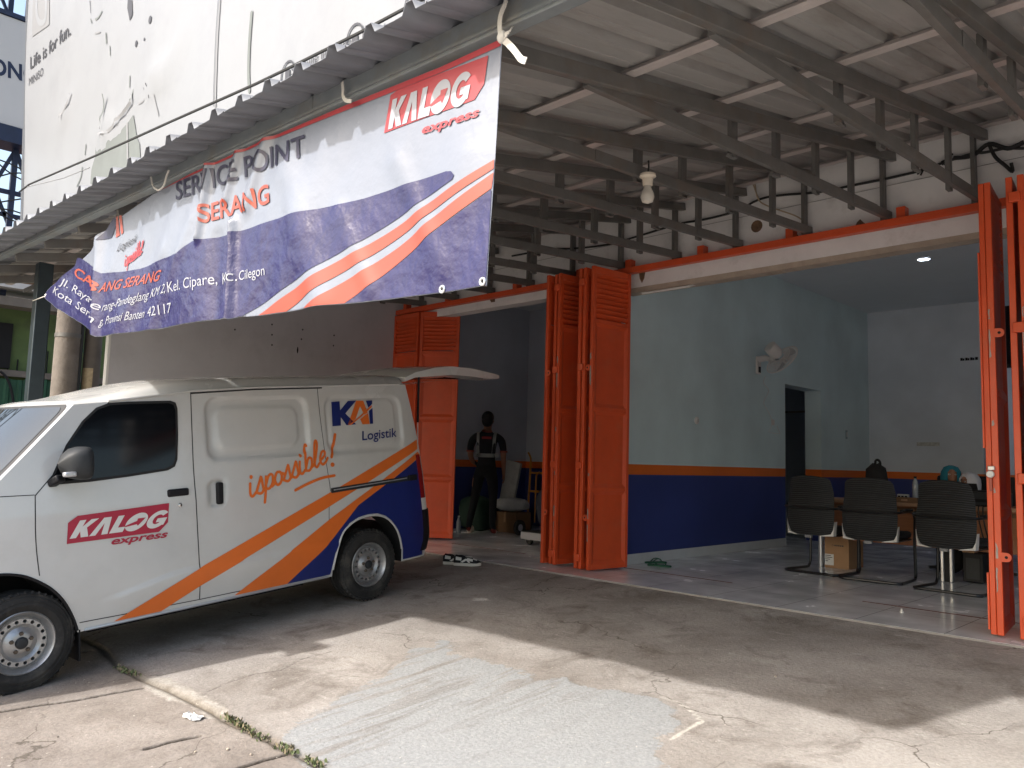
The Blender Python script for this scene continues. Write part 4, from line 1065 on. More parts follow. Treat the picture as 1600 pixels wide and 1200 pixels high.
BO = [bpx(*q) for q in [(785, 60), (690, 104), (545, 162), (400, 224), (300, 270), (240, 303), (212, 322), (190, 338), (163, 364), (138, 392), (100, 418), (45, 460), (80, 482), (118, 504), (155, 527), (200, 520), (258, 512), (300, 505), (345, 498), (357, 497), (363, 500), (372, 495), (400, 493), (440, 489), (500, 480), (560, 473), (640, 463), (700, 456), (765, 447), (775, 255)]]
o = poly('cloth', BO, fb, 0, m_banw, bn, step=.012); sm = o.modifiers.new('solid', 'SOLIDIFY'); sm.thickness = .0012; sm.offset = -1
def bpoly(name, pts, m, off): return poly(name, [bpx(*q) for q in pts], fb, off + .001, m, bn, step=.012)
bpoly('blue_field', [(106, 413), (110, 400.5), (118, 402), (140, 414), (163, 428), (190, 425), (217, 420), (258, 404), (280, 397), (292, 386), (303, 378), (353, 367), (373, 360), (400, 352), (443, 340), (500, 327), (567, 310), (620, 292), (667, 278), (700, 269), (709, 269), (714, 275), (711, 282), (693, 293), (640, 326), (530, 398), (376, 494), (372, 494), (363, 499), (357, 496), (345, 497), (258, 511), (155, 526), (118, 503), (80, 481), (47, 460)], m_banb, .0018)
bpoly('blue_corner', [(771, 297), (690, 356), (541, 474), (640, 462), (700, 455), (764, 446), (768, 380)], m_banb, .0018)
bpoly('stripe', [(774.5, 250), (600, 365), (400, 492), (448, 487), (600, 384), (774, 264)], m_bano, .0018)
bpoly('stripe', [(774, 270), (620, 385), (479, 482.5), (540, 474), (690, 354), (771, 295)], m_bano, .0018)
bpoly('hem', [(784, 61), (690, 105), (545, 163), (400, 225), (300, 271), (246, 300), (300, 274), (400, 229), (545, 171), (690, 114), (783, 72)], m_banr, .002)
bpoly('logo_panel', [(600, 208), (611, 149), (622, 141), (764, 87), (758.5, 132), (744, 157)], m_bano if False else m_banr, .0022)
def btext(s, A, B, C, m, **k): return lettering('lettering', s, bpx(*A), bpx(*B), bpx(*C), fb, .0055, m, bn, step=.012, **k)
kalog(bpx(607, 203), bpx(738, 160), bpx(610, 158), fb, .0055, m_bannw, m_banr, bn, True, .012)
btext('express', (661, 210), (752, 183), (663, 196), m_banr, offset=.025, shear=.15)
btext('SERVICE POINT', (277, 313), (480, 244), (276, 285), m_bann, offset=.012)
btext('SERANG', (319, 349), (424, 317), (318, 322), m_bano, offset=.018)
bpoly('lettering', [(158, 377), (168, 360), (177, 342), (181, 339), (183, 352), (176, 372)], m_bann, .003)
bpoly('lettering', [(182.5, 339), (185, 338), (189, 368), (183, 372)], m_bano, .003)
bpoly('lettering', [(187, 338), (191, 336.5), (194, 364), (191, 367)], m_bano, .003)
btext('Logistik', (185, 394), (211, 378), (190, 380), m_ink)
script('ispossible', bpx(195, 416), bpx(220, 397), 0.045, .010, fb, .0042, m_banr, bn, True)
btext('!', (219, 396), (222, 394), (222, 376), m_banr)
btext('CAB', (103, 427), (157, 458), (110, 415), m_bano, offset=.02)
btext('ANG SERANG', (160, 458), (249, 438), (164, 443), m_bano, offset=.015, shear=.15)
btext('Jl. Raya Se', (82, 442), (160, 486), (87, 432), m_bannw)
btext('rang-Pandeglang KM 2,', (163, 487), (260, 457), (166, 474), m_bannw, shear=.15)
btext('Kel. Cipare,', (264, 457), (337, 443), (264, 441), m_bannw)
btext('Kec.', (346, 444), (370, 439), (346, 426), m_bannw)
btext('Cilegon', (372, 438), (412, 429), (372, 423), m_bannw)
btext('Kota Seran', (68, 455), (153, 506), (73, 445), m_bannw)
btext('g, Provinsi Banten', (159, 509), (223, 496), (162, 496), m_bannw, shear=.12)
btext('42117', (230, 495), (268, 488), (230, 480), m_bannw)
for q in ((759, 441), (691, 452), (52, 459.5)):
    x, z = bpx(*q); p = fb(x, z, .004)
    MB().lathe([(.006, 0), (.010, -.003), (.016, -.003), (.019, 0)], p, 'Y', 14).build('eyelet', m_chrome, bn, True)
    MB().lathe([(.0, -.0005), (.007, -.0005)], p, 'Y', 10).build('eyelet_hole', m_dark, bn, True, fix=False)
# ties
def S3(px, py, k=4.14): return atS(px, py, k)
t = thing('banner_tie', 'white cloth strip knotted round the beam at the right end of the banner', 'tie', S3(784, 60))
V, F = [], []
def strap3(name, pts, wd, par, m=m_rope, up=(0, 1, 0)):
    pts = crom(pts, 6); mb = MB()
    for a, b_ in zip(pts, pts[1:]): mb.bar(a, b_ + (b_ - a) * .08, wd, .004, up=up)
    return mb.build(name, m, par, True, smooth=False)
strap3('loop', [S3(784, 62), S3(781, 45), S3(782, 25), S3(789, 6), S3(792, -8, 4.12)], .022, t)
strap3('loop', [S3(784, 62), S3(796, 48), S3(802, 40, 4.05), S3(800, 30, 4.03)], .018, t)
strap3('tail', [S3(784, 60), S3(794, 68), S3(805, 80), S3(814, 92), S3(822, 95)], .026, t)
MB().ell(S3(784.5, 58), (.022, .018, .026), 10, 7).build('knot', m_rope, t, True)
t = thing('banner_tie', 'white strap clip holding the middle of the banner to the beam', 'tie', S3(538, 150))
strap3('strap', [S3(535, 128), S3(536, 140), S3(536, 150), S3(541, 157), S3(549, 158)], .018, t)
t = thing('banner_tie', 'white cord loop over the beam near the torn left end of the banner', 'tie', S3(245, 285))
MB().tube(crom([S3(236, 277), S3(239, 290), S3(247, 297), S3(256, 290), S3(260, 276), S3(264, 266)], 6), .006, 6).build('cord', m_rope, t, True)
t = thing('banner_tie', 'thin white cord from the lowest left banner corner to the dark post', 'tie', fb(*bpx(48, 460), 0))
MB().tube([fb(*bpx(48, 460), 0), Vector((-2.95, -3.98, 2.40))], .004, 6).build('cord', m_rope, t, True)

# ================================================================== BILLBOARD
def hb(px, py):
    p = hit(px, py, (0, 1, .054), -3.314); return (p.x, p.z)
TEAR = [((515, 330), (505, 450), (490, 560), (480, 630)), ((450, 655), (495, 632), (560, 570), (632, 470)), ((870, 150), (830, 260), (790, 330), (740, 375), (660, 405)), ((340, 430), (300, 550), (270, 600))]
RID = [(hb(a[0] / 3, a[1] / 3), hb(b[0] / 3, b[1] / 3)) for L in TEAR for a, b in zip(L, L[1:])]
def dbl(x, z):
    d = .012 * math.sin(1.7 * x + .9 * z) + .006 * math.sin(4.1 * x - 2.3 * z)
    for a, b in RID:
        s = seg(x, z, a, b)
        if s < .4: d += .030 * math.exp(-(s / .05) ** 1.3)
    return d
def fbl(x, z, off): return Vector((x, -3.314 - .054 * z - dbl(x, z) - off, z))
bb = thing('billboard', 'huge torn white billboard standing above the canopy edge', 'billboard', (-1, -3.5, 3.2))
xl = hb(42, 100)[0]
o = poly('vinyl_face', [(xl, 3.22), (4.0, 3.22), (4.0, 9.0), (xl, 9.0)], fbl, 0, m_bill, bb, step=.14)
MB().box((xl + .02, -3.40, 3.25), (3.95, -3.2, 8.95)).build('backing', m_billg, bb, True)
MB().add([(xl - .02, -3.314 - .054 * 3.2 - .02, 3.2), (xl - .02, -3.314 - .054 * 9 - .02, 9), (xl - .02, -2.95, 9), (xl - .02, -2.95, 3.2), (xl + .012, -3.314 - .054 * 3.2 - .03, 3.2), (xl + .012, -3.314 - .054 * 9 - .03, 9), (xl + .012, -2.95, 9), (xl + .012, -2.95, 3.2)],
         [(0, 1, 2, 3), (4, 7, 6, 5), (0, 4, 5, 1), (1, 5, 6, 2), (3, 2, 6, 7), (0, 3, 7, 4)]).build('edge_frame', m_signw, bb, True)
for X_ in (-4, -1, 2): MB().box((X_, -3.18, 2.9), (X_ + .1, -3.08, 8.9)).build('support_post', m_steel, bb, True)
def blp(name, pts, m, off=.006, k=3.0): return poly(name, [hb(a / k, b / k) for a, b in pts], fbl, off, m, bb, step=.14)
def blr(pts, wd, m=m_ink, off=.006):
    V, F = ribbon(crom([(*hb(a / 3, b / 3), 0) for a, b in pts], 6), wd); 
    return flat('tear', V, F, fbl, off, m, bb)
blp('torn_hole', [(420, 860), (426, 790), (440, 740), (447, 690), (490, 668), (560, 620), (605, 575), (632, 540), (640, 590), (648, 645), (660, 675), (662, 740), (640, 800), (520, 900)], m_billg)
blp('torn_flap', [(598, 580), (606, 574), (608, 745), (600, 752)], m_lgrey, .010)
blp('tear', [(604, 0), (624, 0), (626, 70), (612, 98), (601, 40)], m_ink)
for pts, wd in (([(417, 0), (419, 30), (420, 58)], .012), ([(421, 88), (426, 105)], .018), ([(446, 90), (462, 82), (480, 56)], .022), ([(500, 160), (502, 200)], .03), ([(517, 218), (518, 258)], .018), ([(633, 428), (631, 472)], .030), ([(612, 360), (611, 408)], .022), ([(705, 400), (707, 460)], .014), ([(402, 680), (398, 722)], .022), ([(386, 786), (380, 830), (364, 872)], .022), ([(505, 452), (494, 540), (482, 605)], .020), ([(1176, 60), (1166, 200), (1162, 330), (1166, 425)], .035)):
    blr(pts, wd, m_ink if wd < .015 else m_billg)
for pts, wd in (([(335, 440), (318, 500), (298, 555)], .018), ([(480, 632), (520, 612), (580, 548), (628, 488)], .03), ([(725, 400), (733, 470), (748, 540)], .02), ([(660, 490), (685, 470), (690, 420)], .016), ([(445, 155), (470, 152)], .02)):
    blr(pts, wd, m_lgrey)
blr([(1036, -10), (1026, 200), (1018, 500)], .022, m_lgrey); blr([(1028, -10), (1018, 200), (1010, 500)], .008, m_ink)
for q, r in (((715, 97), .035), ((645, 207), .03), ((687, 188), .015)): poly('puncture', disc(*hb(q[0] / 3, q[1] / 3), r, 10), fbl, .006, m_ink, bb)
def bltext(s, A, B, C, m, **k): return lettering('lettering', s, hb(*A), hb(*B), hb(*C), fbl, .007, m, bb, step=.2, **k)
bltext('Life is for fun.', (50, 109), (110, 54), (50, 90), m_ink, offset=.012)
bltext('MINISO', (48, 135), (68, 117), (48, 123), m_ink)
blp('emblem_ground', [(160, -60), (228, -110), (228, 115), (158, 175)], m_lgrey)
V, F = ribbon(crom([(*hb(a / 3, b / 3), 0) for a, b in [(178, -10), (178, 60), (186, 100), (200, 108), (212, 88), (216, 30), (216, -30)]], 6), .07); flat('emblem', V, F, fbl, .008, m_bill, bb)
# printed social line low on the vinyl
def sline(px, py): return hb(px, py)
bltext('Samsung Indonesia', (455, 118), (552, 66), (455, 103), m_ink)
for px_, py_ in ((449, 116), (553, 60), (648, 8)):
    c_ = hb(px_, py_); V, F = ribbon([(*p, 0) for p in disc(*c_, .085, 20)] + [(*disc(*c_, .085, 20)[0], 0)], .014); flat('emblem', V, F, fbl, .007, m_ink, bb)
    poly('emblem', rrect(c_[0] - .03, c_[1] - .05, c_[0] + .03, c_[1] + .03, .01, 2), fbl, .007, m_ink, bb)
t = thing('overhead_cable', 'thin dark cable strung in front of the billboard just above the canopy edge', 'cable', (0, -3.9, 3.4))
P = [hit(a, b, (0, 1, .02), -3.85) for a, b in ((30, 300), (46, 288), (150, 243), (267, 190), (400, 131), (450, 107), (560, 52), (665, -4), (760, -60))]
MB().tube(P, .009, 6).build('cable_run', m_cable, t, True)
P = [hit(a, b, (0, 1, .02), -3.85) for a, b in ((38, 293), (60, 288), (100, 278), (140, 262))]
MB().tube(P, .004, 5).build('thin_wire', m_lgrey, t, True)

# second sign with navy lattice
sg_ = thing('shop_sign', 'grey white sign board with bold navy letters on a navy steel lattice behind the billboard', 'sign', (-7.5, -4, 5.4))
MB().box((-7.62, -6.6, 5.57), (-7.5, -2.85, 7.13)).build('panel', m_signw, sg_, True, bevel=.01)
MB().box((-7.9, -6.6, 5.33), (-7.48, -2.85, 5.565)).build('bottom_frame', m_navy, sg_, True)
MB().box((-7.9, -6.6, 7.135), (-7.48, -2.85, 7.2)).build('top_frame', m_navy, sg_, True)
def fs(u, v, off): return Vector((-7.5 + off, u, v))
def spx_(px, py): p = atX(px, py, -7.5); return (p.y, p.z)
lettering('lettering', 'ONG', spx_(-16, 114), spx_(58, 131), spx_(-16, 89), fs, .004, m_navy, sg_, offset=.03)
for z0, z1, x_ in ((3.2, 5.33, -7.75), (3.4, 5.33, -9.3), (7.2, 9.0, -7.75), (7.2, 9, -8.9)):
    y = -6.6; k = 0
    while y < -2.4:
        m1 = MB(); m1.bar((x_, y, z0), (x_, y, z1), .07, .07); m1.build('strut', m_navy, sg_, True)
        m1 = MB(); m1.bar((x_, y, z0 if k % 2 else z1), (x_, y + .85, z1 if k % 2 else z0), .05, .05); m1.bar((x_ - .5, y, z1 if k % 2 else z0), (x_ - .5, y + .85, z0 if k % 2 else z1), .04, .04); m1.build('brace', m_navy, sg_, True)
        y += .85; k += 1
    for zz in (z0 + (z1 - z0) * .35, z0 + (z1 - z0) * .7): MB().bar((x_, -6.6, zz), (x_, -2.4, zz), .05, .06).build('cross_bar', m_navy, sg_, True)
t = thing('wire_tangle', 'tangle of thin dark wires below the navy lettered sign', 'wires', (-7, -3.3, 4.4))
for k in range(7):
    a = Vector((-6.8 - .1 * k, -6.0, 4.0 + .16 * k)); P = [a + Vector((0, .55 * i, .22 * math.sin(i * 1.7 + k * 1.3))) for i in range(8)]
    MB().tube(crom(P, 5), .011, 5).build('wire', m_cable, t, True)

# ================================================================== LEFT NEIGHBOUR
gw = thing('green_fence', 'dark green corrugated metal fence under a faded green wall left of the posts', 'fence', (-8, -3, 0))
mb = MB(); V = []; F = []; n = 0; y = -9.0
while y < .6:
    for dy, h in ((0, 0), (.05, 0), (.07, .03), (.11, .03), (.13, 0)): V.append((-8 + h, y + dy, -.9)); V.append((-8 + h, y + dy, 2.06 + .02 * math.sin(y * 9)))
    y += .16
for i in range(len(V) // 2 - 1): F.append((2 * i, 2 * i + 2, 2 * i + 3, 2 * i + 1))
mb.add(V, F).build('corrugated_sheet', m_gfence, gw, True, ang=.3)
MB().box((-8.25, -9, -.9), (-8.06, .6, 3.25)).build('upper_wall', m_gwall, gw, True)
MB().bar((-7.99, -9, 2.13), (-7.99, .6, 2.13), .06, .09).build('top_rail', m_gold, gw, True)
b = MB()
for y in (-3.0, -2.88, -2.7, -2.5, -2.2, -1.9): b.box((-8.05, y, 2.1), (-8.03, y + .015, 2.45 + .12 * math.sin(y * 40)))
b.build('spike', m_blackpl, gw, True)
MB().box((-8.04, -3.35, 2.2), (-7.98, -2.98, 2.85)).build('dark_opening', m_dark, gw, True)
P = [atX(a, b_, -7.9) for a, b_ in ((0, 580), (10, 590), (18, 610), (22, 640))]; MB().tube(crom(P, 5), .02, 6).build('hose', m_blackpl, gw, True)
ns = thing('neighbour_stall', 'weathered stall roof of rusty sheets on pale timber beyond the canopy', 'stall', (-8.6, -2.5, 3.3))
MB().box((-9.2, -9, 3.28), (-7.45, -2.45, 3.36)).build('awning', m_signw, ns, True)
mb = MB(); mb.add([(-8.9, -9, 4.0), (-8.9, 1.2, 4.0), (-12, 1.2, 4.7), (-12, -9, 4.7), (-8.9, -9, 3.96), (-8.9, 1.2, 3.96), (-12, 1.2, 4.66), (-12, -9, 4.66)], [(0, 1, 2, 3), (7, 6, 5, 4), (0, 4, 5, 1), (1, 5, 6, 2), (3, 2, 6, 7), (0, 3, 7, 4)]).build('rusty_sheet', m_rust, ns, True)
MB().box((-9.0, -9, 3.36), (-8.8, 1.2, 3.96)).build('fascia', m_stain, ns, True)
for y in (-3.15, -2.2, -1.2): MB().bar((-7.9, y, 3.36), (-7.9, y + .05, 3.98), .10, .10).build('timber_post', m_bamboo, ns, True)
MB().bar((-7.8, -3.5, 3.45), (-8.2, -1.8, 3.95), .05, .05).build('timber_brace', m_bamboo, ns, True)
MB().bar((-7.7, -9, 3.1), (-7.7, -1.6, 3.1), .35, .12).build('timber_beam', m_gold, ns, True)
pl = thing('utility_pole', 'thick stained concrete pole standing left of the grey partition', 'pole', (-5.5, -2.94, -.4))
MB().lathe([(.16, -.8), (.15, 2.4), (.13, 4.4)], (-5.5, -2.94, 0), 'Z', 24).build('shaft', m_conc, pl, True)
MB().lathe([(.151, 2.42), (.157, 2.42), (.157, 2.47), (.151, 2.47)], (-5.5, -2.94, 0), 'Z', 24).build('band', m_steel, pl, True)
pl = thing('utility_pole', 'slimmer brown pole with a yellowed number plate beside the concrete pole', 'pole', (-5.5, -2.66, -.4))
MB().lathe([(.105, -.8), (.10, 2.4), (.09, 4.4)], (-5.5, -2.66, 0), 'Z', 20).build('shaft', m_gold, pl, True)
V, F = [], []
pmb = MB(); na = 8
for i in range(na + 1):
    a = math.radians(-75 + 70 * i / na)
    for z in (1.75, 2.07): pmb.v.append(Vector((-5.5 + .107 * math.cos(a), -2.66 + .107 * math.sin(a), z)))
pmb.f = [(2 * i, 2 * i + 2, 2 * i + 3, 2 * i + 1) for i in range(na)]; pmb.mi = [0] * na
pmb.build('number_plate', mat('yellowed_plate', (.46, .36, .22), .7, var=.2, vscale=30), pl, True)
pl = thing('drain_pipe', 'thin grey pipe between the two poles', 'pipe', (-5.4, -2.83, 0))
MB().tube([(-5.4, -2.83, -.6), (-5.4, -2.82, 4.2)], .022, 8).build('pipe_run', m_greypl, pl, True)
gt_ = thing('green_gate', 'narrow green bar gate next to the end of the partition', 'gate', (-7.4, -2.2, 0))
for y in (-2.34, -2.18, -2.02): MB().bar((-7.4, y, -.5), (-7.4, y, 2.55), .03, .03).build('bar', m_gfence, gt_, True)
for z in (.4, 1.4, 2.5): MB().bar((-7.4, -2.36, z), (-7.4, -1.95, z), .05, .05).build('rail', m_gfence, gt_, True)
bw = thing('side_wall', 'brown grey plastered wall behind the narrow green gate', 'wall', (-9, 1, 0))
MB().box((-12, .7, -.9), (-4.6, .9, 3.2)).build('wall_body', m_gold, bw, True)

# ================================================================== OFFICE FURNITURE
def make_chair(loc, rz, label):
    t = thing('visitor_chair', label, 'chair', loc, Matrix.Rotation(rz, 3, 'Z'), 'ribbed office chairs along the desk')
    def yprof(z): return interp(z, [(.40, -.005), (.55, -.035), (.70, -.03), (.85, -.005), (1.01, -.05)])
    def hw(tt): return interp(tt, [(0, .232), (.15, .255), (.40, .262), (.8, .240), (.93, .228), (.975, .210), (1.0, .17)])
    R_, C_ = 120, 12; V = []; F = []; MI = []
    for side in (0, 1):
        for i in range(R_ + 1):
            tt = i / R_; z = .40 + .61 * tt
            for k in range(C_ + 1):
                u = -1 + 2 * k / C_
                y = yprof(z) + .055 * u * u - .0
                if side == 0: y -= .022 * (1 - u ** 8) + (.0055 if i % 4 in (1, 2, 3) else 0) * (1 - u ** 8)
                else: y += .022 * (1 - u ** 8)
                V.append((u * hw(tt), y, z + (.018 * (1 - u * u) - .018) * tt))
    n1 = C_ + 1; N_ = (R_ + 1) * n1
    for i in range(R_):
        for k in range(C_):
            F.append((i * n1 + k, i * n1 + k + 1, (i + 1) * n1 + k + 1, (i + 1) * n1 + k)); MI.append(1 if i % 4 == 0 else 0)
            F.append((N_ + (i + 1) * n1 + k, N_ + (i + 1) * n1 + k + 1, N_ + i * n1 + k + 1, N_ + i * n1 + k)); MI.append(0)
        for k in (0, C_): F.append((i * n1 + k, (i + 1) * n1 + k, N_ + (i + 1) * n1 + k, N_ + i * n1 + k)); MI.append(0)
    for k in range(C_):
        for i in (0, R_): F.append((i * n1 + k, i * n1 + k + 1, N_ + i * n1 + k + 1, N_ + i * n1 + k)); MI.append(0)
    b = MB(); b.add(V, F); b.mi = MI; b.build('backrest', [m_rib, m_ribg], t, ang=.9)
    s = MB().box((-.25, .04, .415), (.25, .53, .485)).build('seat', m_black, t, bevel=.03)
    for sx in (-1, 1):
        pts = [(sx * .262, .55), (sx * .252, .40), (sx * .12, .394), (sx * .14, .403), (sx * .228, .420), (sx * .250, .47)]
        MB().prism(pts, lambda u, v: Vector((u, -.045 + .055 * (u / .25) ** 2, v)), lambda u, v: Vector((u, .02 + .055 * (u / .25) ** 2, v))).build('bracket', m_white, t, bevel=.004)
    MB().box((-.035, -.035, .372), (.035, .0, .398)).build('tilt_label', m_lgrey, t)
    arm = crom([(-.285, .44, .665), (-.285, .30, .685), (-.285, .06, .682), (-.265, .0, .680), (-.2, -.042, .679), (0, -.072, .678), (.2, -.042, .679), (.265, .0, .680), (.285, .06, .682), (.285, .30, .685), (.285, .44, .665)], 5)
    MB().tube(arm, .013, 8).build('arm_bar', m_blk, t)
    for sx in (-1, 1):
        MB().tube(crom([(sx * .285, .44, .665), (sx * .28, .50, .62), (sx * .275, .52, .54), (sx * .27, .52, .42)], 5), .012, 8).build('arm_support', m_blk, t)
        MB().box((sx * .285 - .025, .08, .69), (sx * .285 + .025, .36, .712)).build('arm_pad', m_black, t, bevel=.01)
    loop = [(-.27, .52, .42), (-.275, .52, .12), (-.278, .515, .06), (-.28, .49, .025), (-.282, .44, .016), (-.285, .06, .016), (-.28, .02, .016), (-.25, -.01, .016), (-.2, -.015, .016), (.2, -.015, .016), (.25, -.01, .016), (.28, .02, .016), (.285, .06, .016), (.282, .44, .016), (.28, .49, .025), (.278, .515, .06), (.275, .52, .12), (.27, .52, .42)]
    MB().tube(crom(loop, 3), .0145, 8).build('sled_frame', m_blk, t)
    MB().box((-.25, .05, .395), (.25, .5, .412)).build('seat_pan', m_blk, t)
    return t
c1 = make_chair((1.52, 2.17, 0), -.08, 'leftmost of the three ribbed black chairs, in front of the cardboard carton')
for x, y, rz, lb in ((2.15, 2.09, .05, 'middle of the three ribbed black chairs, between two others at the desk'), (2.86, 1.98, -.09, 'rightmost of the three ribbed black chairs, beside the orange doors')):
    c = dup(c1); c.matrix_basis = Matrix.Translation((x, y, 0)) @ Matrix.Rotation(rz, 4, 'Z'); c['label'] = lb
dk = thing('office_desk', 'long orange brown wooden desk on silver legs behind the three chairs', 'desk', (2.5, 3.1, 0))
MB().box((1.22, 2.80, .725), (3.95, 3.50, .755)).build('desktop', m_wood, dk, True, bevel=.004)
MB().box((1.22, 2.792, .722), (3.95, 2.7995, .758)).build('edge_trim', m_woodt, dk, True)
MB().box((1.36, 2.98, .31), (3.82, 3.0, .722)).build('front_panel', m_wood, dk, True)
MB().box((1.36, 2.974, .66), (3.82, 2.979, .70)).build('panel_groove', m_cardk, dk, True)
for x in (1.32, 3.86): MB().lathe([(.027, 0), (.027, .722)], (x, 2.90, 0), 'Z', 16).build('leg', m_silver, dk, True)
lg = MB().box((2.575, 2.80, 0), (2.605, 2.86, .722)).box((2.655, 2.80, 0), (2.685, 2.86, .722)).build('leg', m_silver, dk, True, bevel=.006)
MB().box((2.605, 2.815, 0), (2.655, 2.85, .722)).build('cable_slot', m_blackpl, dk, True)
for x in (1.32, 3.86): MB().lathe([(.027, 0), (.027, .722)], (x, 3.42, 0), 'Z', 16).build('leg', m_silver, dk, True)
cb = thing('cardboard_carton', 'brown cardboard carton with a white label on the floor under the desk', 'carton', (1.51, 3.08, 0))
MB().box((1.375, 2.875, 0), (1.64, 3.28, .36)).build('box_body', m_card, cb, True, bevel=.004)
MB().box((1.38, 2.874, .355), (1.635, 3.27, .364)).build('top_flap', m_cardk, cb, True)
MB().box((1.378, 2.872, .03), (1.475, 2.8745, .15)).build('label', m_paper, cb, True)
b = MB()
for k in range(4): b.box((1.385, 2.870, .13 - .02 * k), (1.385 + (.06, .075, .05, .03)[k], 2.8715, .137 - .02 * k))
b.build('label_print', m_ink, cb, True)
lettering('lettering', 'G', (1.455, .238), (1.475, .238), (1.455, .262), lambda u, v, o_: Vector((u, 2.8745 - o_, v)), .001, m_ink, cb)
b = MB()
for k in range(5): b.box((1.485 + .021 * k, 2.872, .240), (1.485 + .021 * k + .014, 2.8745, .256))
b.build('carton_print', m_ink, cb, True)
pc = thing('computer_tower', 'black computer tower on the floor behind the slotted desk leg', 'computer', (2.85, 2.95, 0))
MB().box((2.76, 2.86, .02), (2.94, 3.28, .30)).build('case', m_blackpl, pc, True, bevel=.006)
MB().box((2.79, 2.852, .05), (2.91, 2.859, .25)).build('front_grille', m_greypl, pc, True)
bx = thing('cardboard_carton', 'small brown box on top of the black computer tower', 'carton', (2.8, 2.95, .3))
MB().box((2.755, 2.865, .301), (2.86, 3.0, .375)).build('box_body', m_card, bx, True, bevel=.003)
# things on the desk
def onD(px, py, y): return atY(px, py, y)
p = onD(1367, 745, 3.3)
bp_ = thing('backpack', 'slumped black backpack on the desk behind the middle chair', 'backpack', (p.x, 3.3, .755))
mb = MB(); V = []; F = []
for i in range(9):
    t_ = i / 8; z = .755 + .40 * t_; hw_ = .135 * (1 - .25 * t_ ** 2) * (1 if i < 8 else .35); dd = .09 * (1 - .35 * t_) * (1 if i < 8 else .3)
    for k in range(14):
        a = 2 * PI * k / 14; V.append((p.x + .02 * math.sin(3 * t_) + hw_ * math.cos(a), 3.3 + dd * math.sin(a), z + .012 * math.sin(3 * a + i)))
for i in range(8):
    for k in range(14): F.append((i * 14 + k, i * 14 + (k + 1) % 14, (i + 1) * 14 + (k + 1) % 14, (i + 1) * 14 + k))
F += [tuple(range(13, -1, -1)), tuple(8 * 14 + k for k in range(14))]
mb.add(V, F).build('bag_body', m_black, bp_, True, ang=1.2)
MB().tube(crom([(p.x + .02, 3.27, 1.12), (p.x + .02, 3.27, 1.185), (p.x + .045, 3.27, 1.20), (p.x + .07, 3.27, 1.17), (p.x + .07, 3.27, 1.10)], 5), .014, 6).build('top_handle', m_black, bp_, True)
MB().box((p.x - .09, 3.19, .78), (p.x + .09, 3.23, .98)).build('front_pocket', m_black, bp_, True, bevel=.03)
p = onD(1430, 750, 3.2)
bt = thing('water_bottle', 'clear plastic water bottle standing on the desk', 'bottle', (p.x, 3.2, .755))
MB().lathe([(0, .755), (.03, .756), (.032, .78), (.030, .85), (.032, .92), (.026, .97), (.013, 1.0), (.013, 1.01)], (p.x, 3.2, 0), 'Z', 18).build('bottle_body', m_bottle, bt, True)
MB().lathe([(.015, 1.008), (.015, 1.03), (0, 1.03)], (p.x, 3.2, 0), 'Z', 14).build('cap', m_blackpl, bt, True)
p = onD(1412, 757, 3.0)
cl = thing('desk_calculator', 'small white desk calculator propped beside the middle chair', 'calculator', (p.x, 3.0, .755))
MB().box((p.x - .06, 2.97, .756), (p.x + .05, 3.02, .84)).build('case', m_signw, cl, True, bevel=.006)
b = MB()
for i in range(3):
    for k in range(3): b.box((p.x - .05 + .034 * i, 2.966, .765 + .022 * k), (p.x - .025 + .034 * i, 2.9695, .78 + .022 * k))
b.build('keys', m_blackpl, cl, True)
for px_, w_, h_, lb in ((1416, .13, .05, 'flat brown box lying on the desk left of the rightmost chair'),):
    p = onD(px_, 775, 2.9); q = thing('document_box', lb, 'box', (p.x, 2.9, .757)); MB().box((p.x - .10, 2.84, .757), (p.x + .12, 2.96, .81)).build('box_body', m_cardk, q, True, bevel=.004); MB().box((p.x - .03, 2.836, .775), (p.x + .03, 2.84, .795)).build('label_slot', m_woodt, q, True)
p = onD(1508, 766, 3.05)
lp = thing('laptop', 'open black laptop seen from behind on the desk', 'laptop', (p.x, 3.1, .755))
m_ = MB(); m_.add([(p.x - .10, 3.02, .765), (p.x + .15, 3.02, .765), (p.x + .13, 2.95, .975), (p.x - .08, 2.95, .975), (p.x - .10, 3.03, .765), (p.x + .15, 3.03, .765), (p.x + .13, 2.96, .98), (p.x - .08, 2.96, .98)], [(0, 1, 2, 3), (7, 6, 5, 4), (0, 4, 5, 1), (1, 5, 6, 2), (2, 6, 7, 3), (3, 7, 4, 0)]).build('screen_lid', m_blackpl, lp, True, bevel=.003)
MB().box((p.x - .1, 3.03, .756), (p.x + .15, 3.24, .772)).build('keyboard_base', m_blackpl, lp, True)
p = onD(1533, 783, 2.95)
pr_ = thing('printer', 'dark grey printer at the right end of the desk', 'printer', (p.x, 3.1, .755))
MB().box((p.x - .10, 2.86, .757), (p.x + .22, 3.2, .90)).build('printer_body', m_greypl, pr_, True, bevel=.015)
MB().box((p.x - .06, 2.90, .90), (p.x + .18, 3.1, .915)).build('lid', m_blackpl, pr_, True, bevel=.004)
MB().box((p.x - .06, 2.855, .80), (p.x + .18, 2.861, .83)).build('paper_slot', m_dark, pr_, True)
ck = thing('cable_bundle', 'black cables drooping from the right end of the desk', 'cables', (3.0, 2.78, .7))
for dx in (0, .04, .09): MB().tube(crom([(2.93 + dx, 2.86, .765), (2.93 + dx, 2.785, .75), (2.94 + dx, 2.775, .6), (2.99 + dx, 2.775, .42), (3.06 + dx, 2.79, .50 + dx)], 5), .006, 6).build('cable', m_cable, ck, True)

